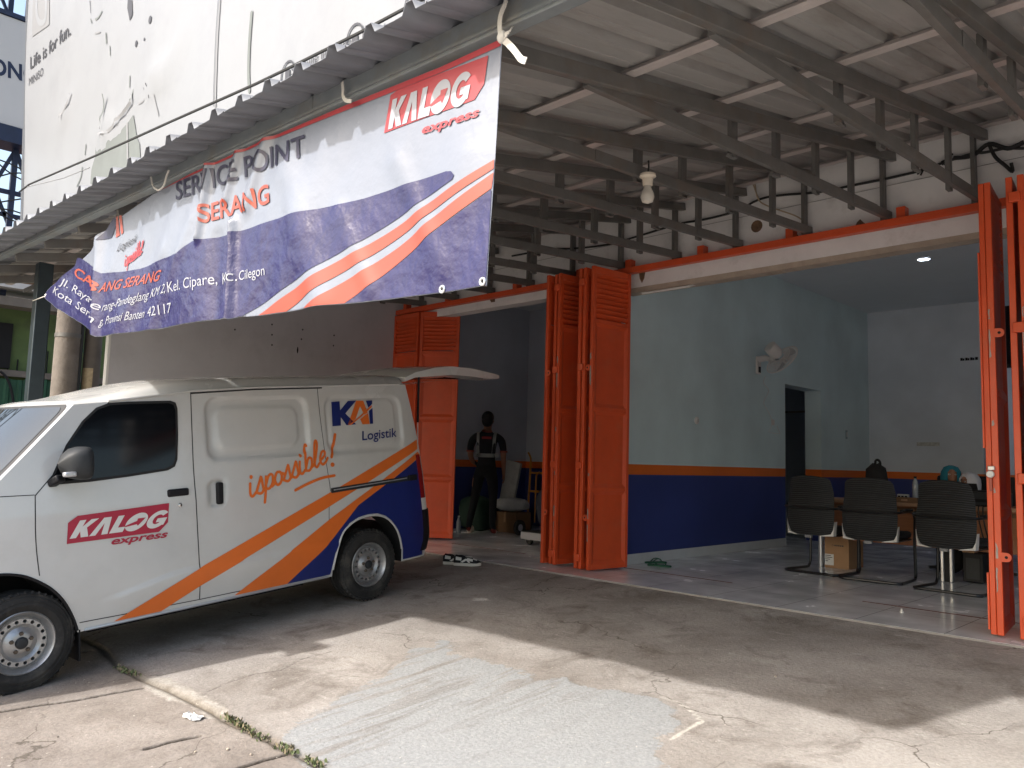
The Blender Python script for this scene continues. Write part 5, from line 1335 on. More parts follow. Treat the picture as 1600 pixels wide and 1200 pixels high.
# wall fan
fw0 = atX(1183, 571, 0.0)
fc = atX(1222, 562, .40)
fn = (r0 * .70 - u0 * .66 + f0 * .24).normalized()
fan = thing('wall_fan', 'cream wall fan with round wire cage on the teal wall', 'fan', (0, fw0.y, fw0.z))
MB().box((0, fw0.y - .05, fw0.z - .12), (.035, fw0.y + .05, fw0.z + .12)).build('wall_plate', m_fan, fan, True, bevel=.01)
MB().box((.0355, fw0.y - .03, fw0.z - .10), (.04, fw0.y + .03, fw0.z - .02)).build('control_panel', m_blackpl, fan, True)
mt = fc - fn * .17
MB().tube(crom([(.02, fw0.y, fw0.z + .08), (.12, fw0.y, fw0.z + .09), (.20, fw0.y + .01, fw0.z + .07), (mt.x, mt.y, mt.z - .05)], 5), [.045] * 6 + [.035] * 10, 10).build('arm', m_fan, fan, True)
MB().tube([fc - fn * .27, fc - fn * .26, fc - fn * .12, fc - fn * .07], [.06, .085, .09, .05], 18).build('motor_housing', m_fan, fan, True, ang=.8)
a1 = fn.orthogonal().normalized(); a2 = fn.cross(a1); R0 = .235
def circ(r, d, n=36): return [fc + fn * d + (a1 * math.cos(2 * PI * k / n) + a2 * math.sin(2 * PI * k / n)) * r for k in range(n + 1)]
g = MB(); g.tube(circ(R0, 0), .007, 6)
for d_, r_ in ((.05, .05), (.045, .14), (-.05, .07), (-.045, .15)): g.tube(circ(r_, d_), .003, 4)
for k in range(48):
    a = 2 * PI * k / 48; e = a1 * math.cos(a) + a2 * math.sin(a)
    g.tube([fc + fn * .05 + e * .05, fc + fn * .046 + e * .14, fc + fn * .025 + e * .21, fc + e * R0, fc - fn * .025 + e * .21, fc - fn * .045 + e * .15, fc - fn * .05 + e * .07], .0022, 4)
g.build('cage', m_fan, fan, True)
b = MB()
for k in range(3):
    a0 = 2 * PI * k / 3; V = []; F = []
    for i in range(6):
        for j in range(5):
            r_ = .03 + .17 * j / 4; a = a0 + (-.45 + .9 * i / 5) * (0.6 + .4 * j / 4); V.append(fc + (a1 * math.cos(a) + a2 * math.sin(a)) * r_ + fn * (.03 * (i / 5 - .5)))
    for i in range(5):
        for j in range(4): F.append((i * 5 + j, i * 5 + j + 1, (i + 1) * 5 + j + 1, (i + 1) * 5 + j))
    b.add(V, F); 
b.build('blades', mat('fan_blade', (.42, .42, .43), .3), fan, True, fix=False)
MB().tube([fc, fc + fn * .06], [.04, .03], 14).build('hub', m_fan, fan, True)
cs = atX(1207, 660, 0)
P = [atX(a, b_, .012) for a, b_ in ((1196, 588), (1193, 598), (1201, 610), (1195, 624), (1194, 632), (1203, 648), (1207, 660))]
fcb = MB().tube(crom(P, 5), .004, 5).build('cord', m_fan, fan, True)
sk_ = thing('power_socket', 'white wall socket with a looped cord plugged in below the fan', 'socket', (0, cs.y, cs.z))
MB().box((.0, cs.y - .04, cs.z - .04), (.012, cs.y + .04, cs.z + .04)).build('plate', m_fan, sk_, True, bevel=.004)
P = [atX(a, b_, .014) for a, b_ in ((1207, 662), (1201, 675), (1210, 677), (1219, 678), (1214, 665))]; MB().tube(P, .004, 5).build('cord', m_fan, sk_, True)
p = atX(1088, 657, 0); q = thing('light_switch', 'round white switch on the teal wall near the orange doors', 'switch', p)
MB().lathe([(.045, 0), (.045, .012), (.03, .02), (0, .02)], (0.0, p.y, p.z), 'X', 18).build('plate', m_fan, q, True)
MB().box((.02, p.y - .012, p.z - .018), (.026, p.y + .012, p.z + .018)).build('rocker', m_signw, q, True)
p = atX(1322, 679, 0); q = thing('light_switch', 'pale narrow switch on the teal wall beyond the doorway', 'switch', p)
MB().box((0, p.y - .03, p.z - .07), (.012, p.y + .03, p.z + .07)).build('plate', m_teal, q, True, bevel=.003); MB().box((.012, p.y - .008, p.z - .04), (.018, p.y + .008, p.z + .04)).build('rocker', m_fan, q, True)
dl = thing('ceiling_downlight', 'small lit round downlight in the office ceiling', 'ceiling light', (1.9, 4.71, 3.78))
MB().lathe([(.085, 0), (.085, -.008), (.07, -.012), (.068, 0)], (1.9, 4.71, 3.779), 'Z', 28).build('trim_ring', m_white, dl, True)
MB().lathe([(.0, -.006), (.069, -.006)], (1.9, 4.71, 3.779), 'Z', 28).build('lamp', emis('downlight_glow', (.75, .85, 1.0), 9.0), dl, True, fix=False)
p = atY(1513, 561, 7.9); q = thing('wall_plaque', 'tiny dark plaque high on the pale back wall', 'plaque', (p.x, 7.9, p.z))
b = MB()
for k, w_ in enumerate((.03, .02, .03, .02, .03, .02, .035)): b.box((p.x - .11 + .035 * k, 7.885, p.z - .022), (p.x - .11 + .035 * k + w_, 7.899, p.z + .022 - .01 * (k % 2)))
b.build('plaque_body', m_blackpl, q, True)
p = atY(1542, 520, 8.62); q = thing('wall_screen', 'black wall screen in the recess beside the right folding doors', 'screen', (p.x + .5, 8.62, p.z))
z0 = atY(1540, 577, 8.6).z; z1 = atY(1540, 471, 8.6).z
MB().box((p.x - .03, 8.54, z0), (p.x + 1.4, 8.6, z1)).build('screen_frame', m_blackpl, q, True, bevel=.01); MB().box((p.x + .0, 8.535, z0 + .03), (p.x + 1.37, 8.5395, z1 - .03)).build('display', m_glass, q, True)
p = atY(1445, 694, 7.9); q = thing('wall_decal', 'faint pale sticker on the back wall above the orange band', 'sticker', (p.x, 7.9, p.z))
MB().box((p.x - .12, 7.893, p.z - .03), (p.x + .22, 7.899, p.z + .03)).build('sticker_sheet', mat('faded_paint', (.50, .50, .47), .7, var=.3, vscale=30), q, True)

# bulb under the truss, wires on the wall
p = Vector((2.205, -1.72, 2.955))
p = atX(1012, 283, 2.205)
bu = thing('light_bulb', 'cream bulb in a ceramic holder hanging under a truss', 'light bulb', p)
MB().lathe([(.0, .045), (.052, .045), (.055, .03), (.036, .018), (.032, -.03), (.028, -.034)], p, 'Z', 20).build('lamp_holder', m_ceram, bu, True)
MB().lathe([(.024, -.034), (.026, -.05), (.042, -.085), (.046, -.11), (.036, -.14), (0, -.155)], p, 'Z', 20).build('glass_bulb', mat('bulb_glass', (.62, .58, .50), .2), bu, True)
MB().tube([p + Vector((0, 0, .045)), p + Vector((0, .01, .10)), p + Vector((-.03, .05, .16))], .006, 6).build('flex', m_cable, bu, True)
cw = thing('wall_cable', 'black electric cables sagging along the white wall behind the trusses', 'cable', (1.5, .94, 3.5))
P = [atY(a, b_, .90) for a, b_ in ((1600, 232), (1570, 232), (1540, 238), (1520, 240), (1480, 252), (1440, 266), (1390, 278), (1340, 288), (1280, 300), (1220, 305), (1185, 312), (1150, 330), (1100, 343), (1060, 350), (1000, 368), (950, 382), (900, 388), (860, 390), (800, 400))]
MB().tube(crom(P, 4), .011, 6).build('cable_run', m_cable, cw, True)
P = [atY(a, b_, .895) for a, b_ in ((1545, 225), (1555, 245), (1570, 258), (1582, 268), (1580, 255))]; MB().tube(crom(P, 5), .014, 6).build('cable_end', m_cable, cw, True)
P = [atY(a, b_, .895) for a, b_ in ((1600, 222), (1575, 232), (1545, 225), (1520, 243), (1490, 247))]; MB().tube(crom(P, 5), .017, 6).build('cable_run', m_cable, cw, True)
for q in ((1443, 264), (1480, 249)):
    p = atY(*q, .89)
    for k in range(5): MB().tube([p + Vector((random.uniform(-.05, .05), 0, random.uniform(-.05, .05))), p, p + Vector((random.uniform(-.06, .06), -.02, random.uniform(-.05, .05)))], .008, 5).build('cable_tie', m_cable, cw, True)
lw = thing('loose_wire', 'pale twisted wire hooked above the middle of the door rail', 'wire', atY(1185, 300, .9))
P = [atY(a, b_, .89) for a, b_ in ((1179, 282), (1184, 310), (1200, 322), (1240, 336), (1255, 345))]; MB().tube(crom(P, 5), .007, 5).build('wire_run', m_bamboo, lw, True)
P = [atY(a, b_, .89) for a, b_ in ((1176, 286), (1181, 300), (1186, 312))]; MB().tube(P, .006, 5).build('wire_run', m_bamboo, lw, True)
tb = thing('tube_light', 'cream tube lamp batten under the lintel at the left of the office bay', 'tube light', atY(1100, 440, .99))
a_ = atY(1003, 456, 1.02); b_ = atY(1085, 440, 1.02)
MB().box((a_.x, .99, a_.z - .02), (b_.x, 1.05, a_.z + .02)).build('batten', m_fan, tb, True, bevel=.005); MB().tube([(a_.x + .03, .985, a_.z - .028), (b_.x - .03, .985, a_.z - .028)], .012, 8).build('tube', m_white, tb, True)

# ================================================================== PEOPLE
def skin_body(name, verts, edges, root, par, mats, region, sub=2):
    me = bpy.data.meshes.new('t'); me.from_pydata([v[0] for v in verts], edges, []); o = bpy.data.objects.new('t', me); col.objects.link(o)
    md = o.modifiers.new('skin', 'SKIN'); md.use_smooth_shade = True; md.branch_smoothing = .4
    for i, v in enumerate(me.skin_vertices[0].data):
        r = verts[i][1]; v.radius = r if isinstance(r, tuple) else (r, r); v.use_root = (i == root)
    sb_ = o.modifiers.new('sub', 'SUBSURF'); sb_.levels = sub; sb_.render_levels = sub
    bpy.context.view_layer.update(); m2 = evalmesh(o, name); bpy.data.objects.remove(o)
    for m in mats: m2.materials.append(m)
    for p in m2.polygons: p.material_index = region(p.center); p.use_smooth = True
    ob = bpy.data.objects.new(name, m2); col.objects.link(ob); ob.parent = par; return ob
def hand(verts, edges, wrist, d, side, palm_n, curl=.5):
    """palm + five fingers; d = hand direction, side = towards the thumb"""
    d = Vector(d).normalized(); side = Vector(side).normalized(); pn = Vector(palm_n).normalized(); W_ = Vector(verts[wrist][0])
    def av(p, r): verts.append((tuple(p), r)); return len(verts) - 1
    pm = av(W_ + d * .05, .020); edges.append((wrist, pm))
    for k, (off, ln) in enumerate(((.026, .072), (.009, .080), (-.009, .075), (-.026, .060))):
        a = av(W_ + d * .092 + side * off, .0095); edges.append((pm, a))
        b = av(W_ + d * (.092 + ln * .55) + side * off * 1.05 + pn * ln * .25 * curl, .0085); edges.append((a, b))
        c = av(W_ + d * (.092 + ln * .80) + side * off * 1.05 + pn * ln * .7 * curl, .007); edges.append((b, c))
    a = av(W_ + d * .045 + side * .036 + pn * .008, .0105); edges.append((pm, a)); b = av(W_ + d * .085 + side * .048 + pn * .02, .009); edges.append((a, b)); c = av(W_ + d * .108 + side * .046 + pn * .03, .0075); edges.append((b, c))
def head_parts(par, c, R_, hair):
    """face on +Y side: eyes, ears; hair cap as child"""
    for s_ in (-1, 1):
        MB().ell(R_ @ Vector((s_ * .032, .086, .0)) + c, (.012, .008, .008), 8, 6).build('eye', m_white, par)
        MB().ell(R_ @ Vector((s_ * .032, .093, .0)) + c, (.005, .004, .005), 6, 5).build('iris', m_hair, par)
man = thing('person', 'person seen from behind in black polo and white reflective straps walking into the dark store', 'person', (-3.30, 2.10, 0), Matrix.Rotation(math.radians(40), 3, 'Z'))
v = [((0, 0, .97), (.155, .115)), ((0, .005, 1.08), (.150, .110)), ((0, .0, 1.22), (.165, .115)), ((0, -.01, 1.36), (.175, .110)), ((0, -.005, 1.46), (.10, .08)), ((0, .012, 1.53), (.055, .057)),
     ((0, .025, 1.60), (.072, .085)), ((0, .02, 1.68), (.080, .098)), ((0, .01, 1.745), (.062, .075)),
     ((.095, 0, .90), .098), ((.105, -.015, .72), .088), ((.115, -.02, .50), .062), ((.12, -.06, .28), .058), ((.125, -.07, .10), .045), ((.13, .03, .055), .042), ((.14, .13, .04), .034),
     ((-.10, .03, .90), .098), ((-.14, .10, .72), .086), ((-.18, .17, .50), .062), ((-.22, .14, .28), .056), ((-.25, .12, .10), .045), ((-.255, .22, .055), .042), ((-.26, .31, .04), .034),
     ((.155, -.01, 1.43), .075), ((.215, -.015, 1.37), .066), ((.245, -.025, 1.24), .054), ((.250, -.02, 1.12), .042), ((.250, .02, 1.0), .036), ((.252, .065, .89), .029),
     ((-.155, -.01, 1.43), .075), ((-.215, -.005, 1.37), .066), ((-.25, .02, 1.24), .054), ((-.245, .06, 1.12), .042), ((-.22, .16, 1.05), .036), ((-.19, .26, 1.02), .028)]
e = [(0, 1), (1, 2), (2, 3), (3, 4), (4, 5), (5, 6), (6, 7), (7, 8), (0, 9), (9, 10), (10, 11), (11, 12), (12, 13), (13, 14), (14, 15), (0, 16), (16, 17), (17, 18), (18, 19), (19, 20), (20, 21), (21, 22), (3, 23), (23, 24), (24, 25), (25, 26), (26, 27), (27, 28), (3, 29), (29, 30), (30, 31), (31, 32), (32, 33), (33, 34)]
hand(v, e, 28, (.05, .25, -.95), (-.1, .95, .25), (-1, 0, 0), .6)
hand(v, e, 34, (.15, .95, -.2), (.2, .2, .9), (1, 0, 0), .6)
for s_ in (-1, 1): v.append(((s_ * .088, .012, 1.64), .018)); e.append((7, len(v) - 1))
v.append(((0, .125, 1.635), .014)); e.append((7, len(v) - 1))
def reg(c):
    if c.z > 1.50: return 2
    if c.z < .085: return 3
    if abs(c.x) > .19 and c.z < 1.20 and c.z > .7: return 2
    if c.z < 1.0: return 1
    return 0
mb_ = skin_body('body', v, e, 0, man, [m_polo, m_trou, m_skin, m_redshoe], reg)
head_parts(man, Vector((0, .015, 1.66)), Matrix.Identity(3), True)
hr = MB(); hr.ell((0, .002, 1.70), (.093, .108, .098), 18, 12); hr.ell((0, -.035, 1.645), (.082, .072, .085), 16, 10)
hr.build('hair', m_hair, man)
from mathutils.bvhtree import BVHTree
bv = BVHTree.FromPolygons([v_.co.copy() for v_ in mb_.data.vertices], [tuple(p.vertices) for p in mb_.data.polygons])
def strapm(name, pts, wd, m, sgn=-1, off=.007):
    V2, F2 = [], []
    P = crom([(a, b, 0) for a, b in pts], 8); V, F = ribbon(P, wd)
    F = F[:len(P) - 1]; V = V[:2 * len(P)]
    out = []
    for p in V:
        h = bv.ray_cast(Vector((p.x, sgn * 1.0, p.y)), Vector((0, -sgn, 0)))
        out.append((p.x, (h[0].y if h[0] else sgn * .09) + sgn * off, p.y))
    return MB().add(out, F).build(name, m, man, fix=False)
for sg in (-1, 1):
    strapm('strap', [(-.13, 1.485), (-.125, 1.40), (-.125, 1.28), (-.12, 1.165)], .040, m_reflect, sg); strapm('strap', [(.125, 1.485), (.115, 1.40), (.11, 1.28), (.10, 1.165)], .045, m_reflect, sg)
    strapm('belt_strap', [(-.165, 1.15), (-.08, 1.145), (.08, 1.145), (.165, 1.15)], .055, m_reflect, sg)
strapm('collar', [(-.075, 1.505), (0, 1.495), (.075, 1.505)], .030, m_bano, -1)
strapm('back_print', [(-.07, 1.40), (0, 1.402), (.07, 1.40)], .035, m_banr, -1)
for sx in (-1, 1):
    p = Vector((sx * .250, -.022 if sx > 0 else .03, 1.205)); MB().lathe([(.056, -.012), (.058, .0), (.056, .012)], p, 'Z', 16).build('cuff', m_bano, man)

def seated(label, loc, rz, cloth, lean, headz):
    hd_ = Matrix.Rotation(rz, 3, 'Z') @ Vector((0, .10 + lean, 0)); loc = (loc[0] - hd_.x, loc[1] - hd_.y, 0)
    t = thing('person', label, 'person', loc, Matrix.Rotation(rz, 3, 'Z'))
    z = headz
    v = [((0, 0, .52), (.15, .12)), ((0, .01, .68), (.14, .11)), ((0, .04 + lean * .3, .84), (.15, .11)), ((0, .06 + lean * .6, z - .29), (.09, .07)), ((0, .08 + lean * .8, z - .22), .05), ((0, .10 + lean, z - .15), (.07, .085)), ((0, .10 + lean, z - .07), (.072, .09)), ((0, .09 + lean, z - .035), (.05, .06)),
         ((.18, .05 + lean * .5, z - .34), .06), ((.24, .16, z - .52), .045), ((.16, .36, .80), .030), ((-.18, .05 + lean * .5, z - .34), .06), ((-.24, .16, z - .52), .045), ((-.16, .36, .80), .030),
         ((.09, .15, .50), .09), ((.10, .42, .49), .07), ((.10, .45, .10), .05), ((.10, .56, .05), .035), ((-.09, .15, .50), .09), ((-.10, .42, .49), .07), ((-.10, .45, .10), .05), ((-.10, .56, .05), .035)]
    e = [(0, 1), (1, 2), (2, 3), (3, 4), (4, 5), (5, 6), (6, 7), (2, 8), (8, 9), (9, 10), (2, 11), (11, 12), (12, 13), (0, 14), (14, 15), (15, 16), (16, 17), (0, 18), (18, 19), (19, 20), (20, 21)]
    hand(v, e, 10, (-.2, 1, 0), (-1, -.1, .1), (0, 0, -1), .4); hand(v, e, 13, (.2, 1, 0), (1, -.1, .1), (0, 0, -1), .4)
    hz = z - .18; hy = .10 + lean
    skin_body('body', v, e, 0, t, [m_polo, m_trou, m_skin], lambda c: 2 if (c.z > hz and c.y > hy - .1) or c.y > .33 and c.z > .7 else 1 if c.z < .56 else 0)
    head_parts(t, Vector((0, hy, z - .10)), Matrix.Identity(3), False)
    # headscarf: a hood round the head that widens over the shoulders
    V = []; F = []; n = 28; prof = [(.02, .0), (.07, -.02), (.098, -.07), (.104, -.13), (.098, -.19), (.105, -.25), (.15, -.31), (.19, -.38), (.205, -.44)]
    for r_, dz in prof:
        for k in range(n):
            a = 2 * PI * k / n; f_ = max(0, math.sin(a)); cut = .035 * f_ ** 6 if -.18 < dz < -.05 else 0
            V.append(((r_ * (1 + .03 * math.sin(5 * a + dz * 20))) * math.cos(a), hy - .015 + (r_ * 1.12 - cut) * math.sin(a) - .02 * (dz < -.3), z + dz + .01 * math.sin(4 * a) * (dz < -.3)))
    for i in range(len(prof) - 1):
        for k in range(n):
            if -.18 < prof[i][1] < -.04 and abs((2 * PI * (k + .5) / n) - PI / 2) < .55: continue
            F.append((i * n + k, i * n + (k + 1) % n, (i + 1) * n + (k + 1) % n, (i + 1) * n + k))
    F.append(tuple(range(n)))
    MB().add(V, F).build('headscarf', cloth, t, ang=1.5)
    return t
p1 = onD(1487, 727, 3.75); p2 = onD(1511, 738, 3.72)
seated('person in a teal headscarf seated behind the desk', (p1.x, 3.72, 0), math.radians(205), m_tealc, .04, p1.z)
seated('person in a white headscarf seated behind the laptop', (p2.x + .02, 3.70, 0), math.radians(150), m_whitec, .10, p2.z)
for px_, y_, lb in ((p1.x - .02, 4.05, 'black seat back just behind the teal headscarf'), (p2.x + .16, 4.05, 'black seat back just behind the white headscarf')):
    q = thing('office_chair', lb, 'chair', (px_, y_, 0), None, 'staff chairs behind the desk')
    MB().box((px_ - .23, y_, .50), (px_ + .23, y_ + .06, 1.05)).build('backrest', m_black, q, True, bevel=.03)
    MB().box((px_ - .24, y_ - .46, .42), (px_ + .24, y_ - .02, .48)).build('seat', m_black, q, True, bevel=.02)
    MB().lathe([(.03, .06), (.03, .42)], (px_, y_ - .22, 0), 'Z', 10).build('gas_column', m_blk, q, True)
    for k in range(5):
        a = 2 * PI * k / 5; MB().bar((px_, y_ - .22, .06), (px_ + .26 * math.cos(a), y_ - .22 + .26 * math.sin(a), .035), .04, .03).build('base_arm', m_blk, q, True)

# ================================================================== STORE BAY GOODS
def onS(px, py, y): return atY(px, py, y)
ht = thing('hand_truck', 'yellow two rail hand truck standing against the store wall', 'hand truck', onS(836, 806, 3.0))
a_ = onS(824, 806, 3.0); b_ = onS(824, 712, 3.0); c_ = onS(849, 712, 3.0); d_ = onS(849, 806, 3.0)
zb = .12
MB().tube(crom([(a_.x, 3.0, zb), (a_.x, 3.02, .5), (b_.x, 3.08, b_.z - .12), (b_.x - .03, 3.10, b_.z - .02), (b_.x - .04, 3.06, b_.z + .05)], 5), .016, 8).build('rail', m_yel, ht, True)
MB().tube(crom([(d_.x, 3.0, zb), (d_.x, 3.02, .5), (c_.x, 3.08, c_.z - .12), (c_.x - .03, 3.10, c_.z - .02), (c_.x - .04, 3.06, c_.z + .05)], 5), .016, 8).build('rail', m_yel, ht, True)
for py in (739, 768): z = onS(836, py, 3.0).z; MB().bar((a_.x, 3.03, z), (d_.x, 3.03, z), .025, .03).build('cross_bar', m_yel, ht, True)
MB().tube(crom([((a_.x + d_.x) / 2 - .03, 3.02, .15), ((a_.x + d_.x) / 2 - .03, 3.03, .80), ((a_.x + d_.x) / 2, 3.02, .88), ((a_.x + d_.x) / 2 + .06, 3.0, .92)], 5), .012, 6).build('brace', m_yel, ht, True)
for x in (a_.x - .03, d_.x + .03): MB().lathe([(.0, -.025), (.06, -.025), (.085, -.03), (.095, -.015), (.095, .015), (.085, .03), (.06, .025), (0, .025)], (x, 3.03, .095), 'X', 20).build('wheel', m_rubber, ht, True)
MB().box((a_.x - .02, 2.78, .012), (d_.x + .02, 3.02, .022)).build('toe_plate', m_yel, ht, True)
pt = thing('platform_trolley', 'grey platform trolley with black castors poking out beside the folded doors', 'trolley', (-1.7, 1.75, 0))
MB().box((-2.08, 1.60, .135), (-1.20, 2.15, .175)).build('deck', m_greypl, pt, True, bevel=.008)
MB().box((-2.085, 1.595, .07), (-1.195, 1.615, .165)).build('deck_rim', m_silver, pt, True, bevel=.006)
for x in (-1.98, -1.32):
    for y in (1.66, 2.08):
        MB().lathe([(0, -.016), (.045, -.018), (.054, -.010), (.054, .010), (.045, .018), (0, .016)], (x, y, .054), 'Y', 18).build('castor', m_rubber, pt, True)
        MB().box((x - .02, y - .025, .06), (x + .02, y + .025, .135)).build('fork', m_silver, pt, True)
def sack(name, label, cat, c, r, m, seed, par_rot=0):
    t = thing(name, label, cat, (c[0], c[1], c[2] - r[2]), Matrix.Rotation(par_rot, 3, 'Z'))
    V = []; F = []; nu, nv = 24, 14; rn = random.Random(seed); ph = [rn.uniform(0, 6) for _ in range(6)]
    for j in range(nv + 1):
        th = PI * j / nv
        for k in range(nu):
            a = 2 * PI * k / nu; ct, st = math.cos(th), math.sin(th)
            sx = abs(math.cos(a)) ** .6 * (1 if math.cos(a) > 0 else -1); sy = abs(math.sin(a)) ** .6 * (1 if math.sin(a) > 0 else -1)
            w_ = 1 + .06 * math.sin(3 * a + ph[0] + 2 * th) + .05 * math.sin(5 * a - 3 * th + ph[1]) + .03 * math.sin(9 * a + 7 * th + ph[2])
            V.append((r[0] * sx * st ** .6 * w_, r[1] * sy * st ** .6 * w_, r[2] * (1 + ct * abs(ct) ** -.3 * (1 + .08 * math.sin(2 * a + ph[3]))) if abs(ct) > 1e-6 else r[2]))
    for j in range(nv):
        for k in range(nu): F.append((j * nu + k, j * nu + (k + 1) % nu, (j + 1) * nu + (k + 1) % nu, (j + 1) * nu + k))
    MB().add(V, F).build('sack_body', m, t, merge=True, ang=1.2)
    return t
sack('cargo_bag', 'big black navy sack slumped on the grey platform trolley', 'sack', (-1.62, 1.9, .175 + .30), (.34, .24, .30), mat('navy_sack', (.020, .024, .038), .8, var=.2, vscale=8), 4)
p = onS(800, 787, 2.75)
s1 = sack('parcel_sack', 'pale grey parcel sack lying on a carton next to the walking person', 'sack', (p.x, 2.75, p.z - .01), (.26, .18, .10), m_sack, 8, .5)
bxz = p.z - .12
for nm, x0, x1, y0, y1, z1, lb in (('parcel_carton', onS(778, 800, 2.7).x, onS(812, 800, 2.7).x, 2.62, 2.95, bxz, 'brown carton holding up the pale parcel sack'), ('parcel_carton', onS(736, 820, 2.7).x, onS(757, 820, 2.7).x, 2.66, 2.9, .20, 'small dark brown carton on the floor left of the walking person')):
    q = thing(nm, lb, 'carton', ((x0 + x1) / 2, 2.75, 0)); MB().box((x0, y0, 0), (x1, y1, z1)).build('box_body', m_cardk, q, True, bevel=.006); MB().box(((x0 + x1) / 2 - .02, y0 - .001, z1 * .5), ((x0 + x1) / 2 + .02, y0 + .1, z1 + .001)).build('tape', m_card, q, True)
a_ = onS(778, 775, 3.2); b_ = onS(803, 722, 3.2)
q = thing('flat_panel_parcel', 'tall pale grey flat parcel leaning on the store wall behind the person', 'parcel', (a_.x, 3.2, 0))
MB().add([(a_.x, 3.15, .05), (b_.x - .03, 3.15, .05), (b_.x, 3.35, b_.z - .02), (a_.x + .02, 3.35, b_.z + .04), (a_.x, 3.20, .05), (b_.x - .03, 3.20, .05), (b_.x, 3.40, b_.z - .02), (a_.x + .02, 3.40, b_.z + .04)], [(0, 1, 2, 3), (7, 6, 5, 4), (0, 4, 5, 1), (1, 5, 6, 2), (2, 6, 7, 3), (3, 7, 4, 0)]).build('wrapped_panel', m_sack, q, True, bevel=.006)
MB().add([(a_.x + .0, 3.235, .40), (b_.x - .015, 3.235, .40), (b_.x - .013, 3.25, .44), (a_.x + .003, 3.25, .44)], [(0, 1, 2, 3)]).build('tape', m_lgrey, q, True)
p = onS(812, 818, 2.5)
q = thing('trolley_wheel', 'spare black wheel lying up against the carton', 'wheel', (p.x, 2.5, 0))
MB().lathe([(.05, -.02), (.09, -.03), (.11, -.02), (.11, .02), (.09, .03), (.05, .02)], (p.x, 2.5, .11), 'X', 22).build('tyre', m_rubber, q, True); MB().lathe([(0, -.015), (.05, -.018), (.05, .018), (0, .015)], (p.x, 2.5, .11), 'X', 16).build('hub', m_silver, q, True)
p = onS(716, 832, 1.9)
q = thing('water_bottle', 'clear bottle standing on the store floor near the left orange door', 'bottle', (p.x, 1.9, 0))
MB().lathe([(0, 0), (.035, .002), (.036, .10), (.034, .16), (.016, .215), (.014, .235)], (p.x, 1.9, 0), 'Z', 16).build('bottle_body', m_bottle, q, True); MB().lathe([(.016, .233), (.016, .255), (0, .255)], (p.x, 1.9, 0), 'Z', 12).build('cap', m_white, q, True)
p = onS(735, 826, 2.1)
q = thing('tape_roll', 'pale roll of packing tape on the dark store floor', 'tape roll', (p.x, 2.1, 0)); MB().lathe([(.03, -.025), (.055, -.025), (.055, .025), (.03, .025), (.03, -.025)], (p.x, 2.1, .056), 'Y', 20).build('roll', m_ceram, q, True)
sack('cargo_bag', 'dark green sack low on the store floor behind the walking person', 'sack', (-3.9, 2.5, .26), (.30, .22, .26), mat('dark_green_sack', (.012, .035, .022), .8), 11)

# ================================================================== SHOES, SANDALS, LITTER, WEEDS
def shoe(label, pos, rz, group):
    t = thing('sneaker', label, 'shoe', pos, Matrix.Rotation(rz, 3, 'Z') @ Matrix.Rotation(-.0, 3, 'X'), group)
    # length along +X (toe), outline half widths
    st = [(-.142, .026), (-.12, .034), (-.06, .035), (0, .033), (.06, .043), (.105, .042), (.135, .027), (.146, .010)]
    sole = MB(); n = len(st); V = []; F = []
    for z, k in ((0, .96), (.018, 1.03), (.030, 1.0)):
        V += [(x, w_ * k, z + (.008 if x > .12 else 0)) for x, w_ in st] + [(x, -w_ * k, z + (.008 if x > .12 else 0)) for x, w_ in st[::-1]]
    m_ = 2 * n
    for i in range(2):
        for k in range(m_): F.append((i * m_ + k, i * m_ + (k + 1) % m_, (i + 1) * m_ + (k + 1) % m_, (i + 1) * m_ + k))
    F += [tuple(range(m_ - 1, -1, -1)), tuple(2 * m_ + k for k in range(m_))]
    sole.add(V, F).build('sole', m_cream, t, ang=.8)
    up = MB(); V = []; F = []; nn = 13
    for x, w_ in st:
        h = interp(x, [(-.142, .060), (-.12, .085), (-.06, .072), (-.01, .075), (.06, .055), (.105, .036), (.135, .022), (.146, .010)])
        for k in range(nn):
            a = PI * k / (nn - 1); V.append((x, w_ * .97 * math.cos(a) * (1 - .18 * math.sin(a)), .029 + h * math.sin(a) ** .75))
    for i in range(n - 1):
        for k in range(nn - 1): F.append((i * nn + k, i * nn + k + 1, (i + 1) * nn + k + 1, (i + 1) * nn + k))
    F += [tuple(range(nn)), tuple((n - 1) * nn + k for k in range(nn))[::-1]]
    MI = []
    for i in range(n - 1):
        for k in range(nn - 1): MI.append(0 if (i < 1 or i >= 5 or k in (0, 11) and i in (1, 2)) else (1 if (i in (1, 3) and k in (1, 2, 9, 10)) or (i == 4 and 3 < k < 9) else 0))
    MI += [0, 0]; up.add(V, F); up.mi = MI
    up.build('upper', [m_blackpl, m_white], t, ang=.9)
    for s_ in (-1, 1): MB().prism([(-.07, .040), (-.02, .075), (.005, .075), (.035, .038), (.015, .036), (-.008, .058), (-.045, .036)], lambda u, v: Vector((u, s_ * (.036 if v < .06 else .030), v)), lambda u, v: Vector((u, s_ * (.040 if v < .06 else .035), v))).build('side_flash', m_white, t)
    MB().ell((-.075, 0, .098), (.045, .022, .012), 14, 8).build('opening', m_dark, t)
    MB().box((-.02, -.016, .090), (.05, .016, .097)).build('tongue', m_white, t, bevel=.004)
    b = MB()
    for k in range(4): b.bar((.0 + .016 * k, -.022, .097 - .004 * k), (.0 + .016 * k, .022, .097 - .004 * k), .005, .005)
    b.build('laces', m_cream, t)
    return t
for q, lb in (((713, 882), 'left black and white sneaker on the driveway behind the van'), ((730, 884), 'right black and white sneaker of the pair behind the van, nearer the shop floor')):
    p = atG(*q); shoe(lb, p, .72, 'pair of sneakers on the driveway')
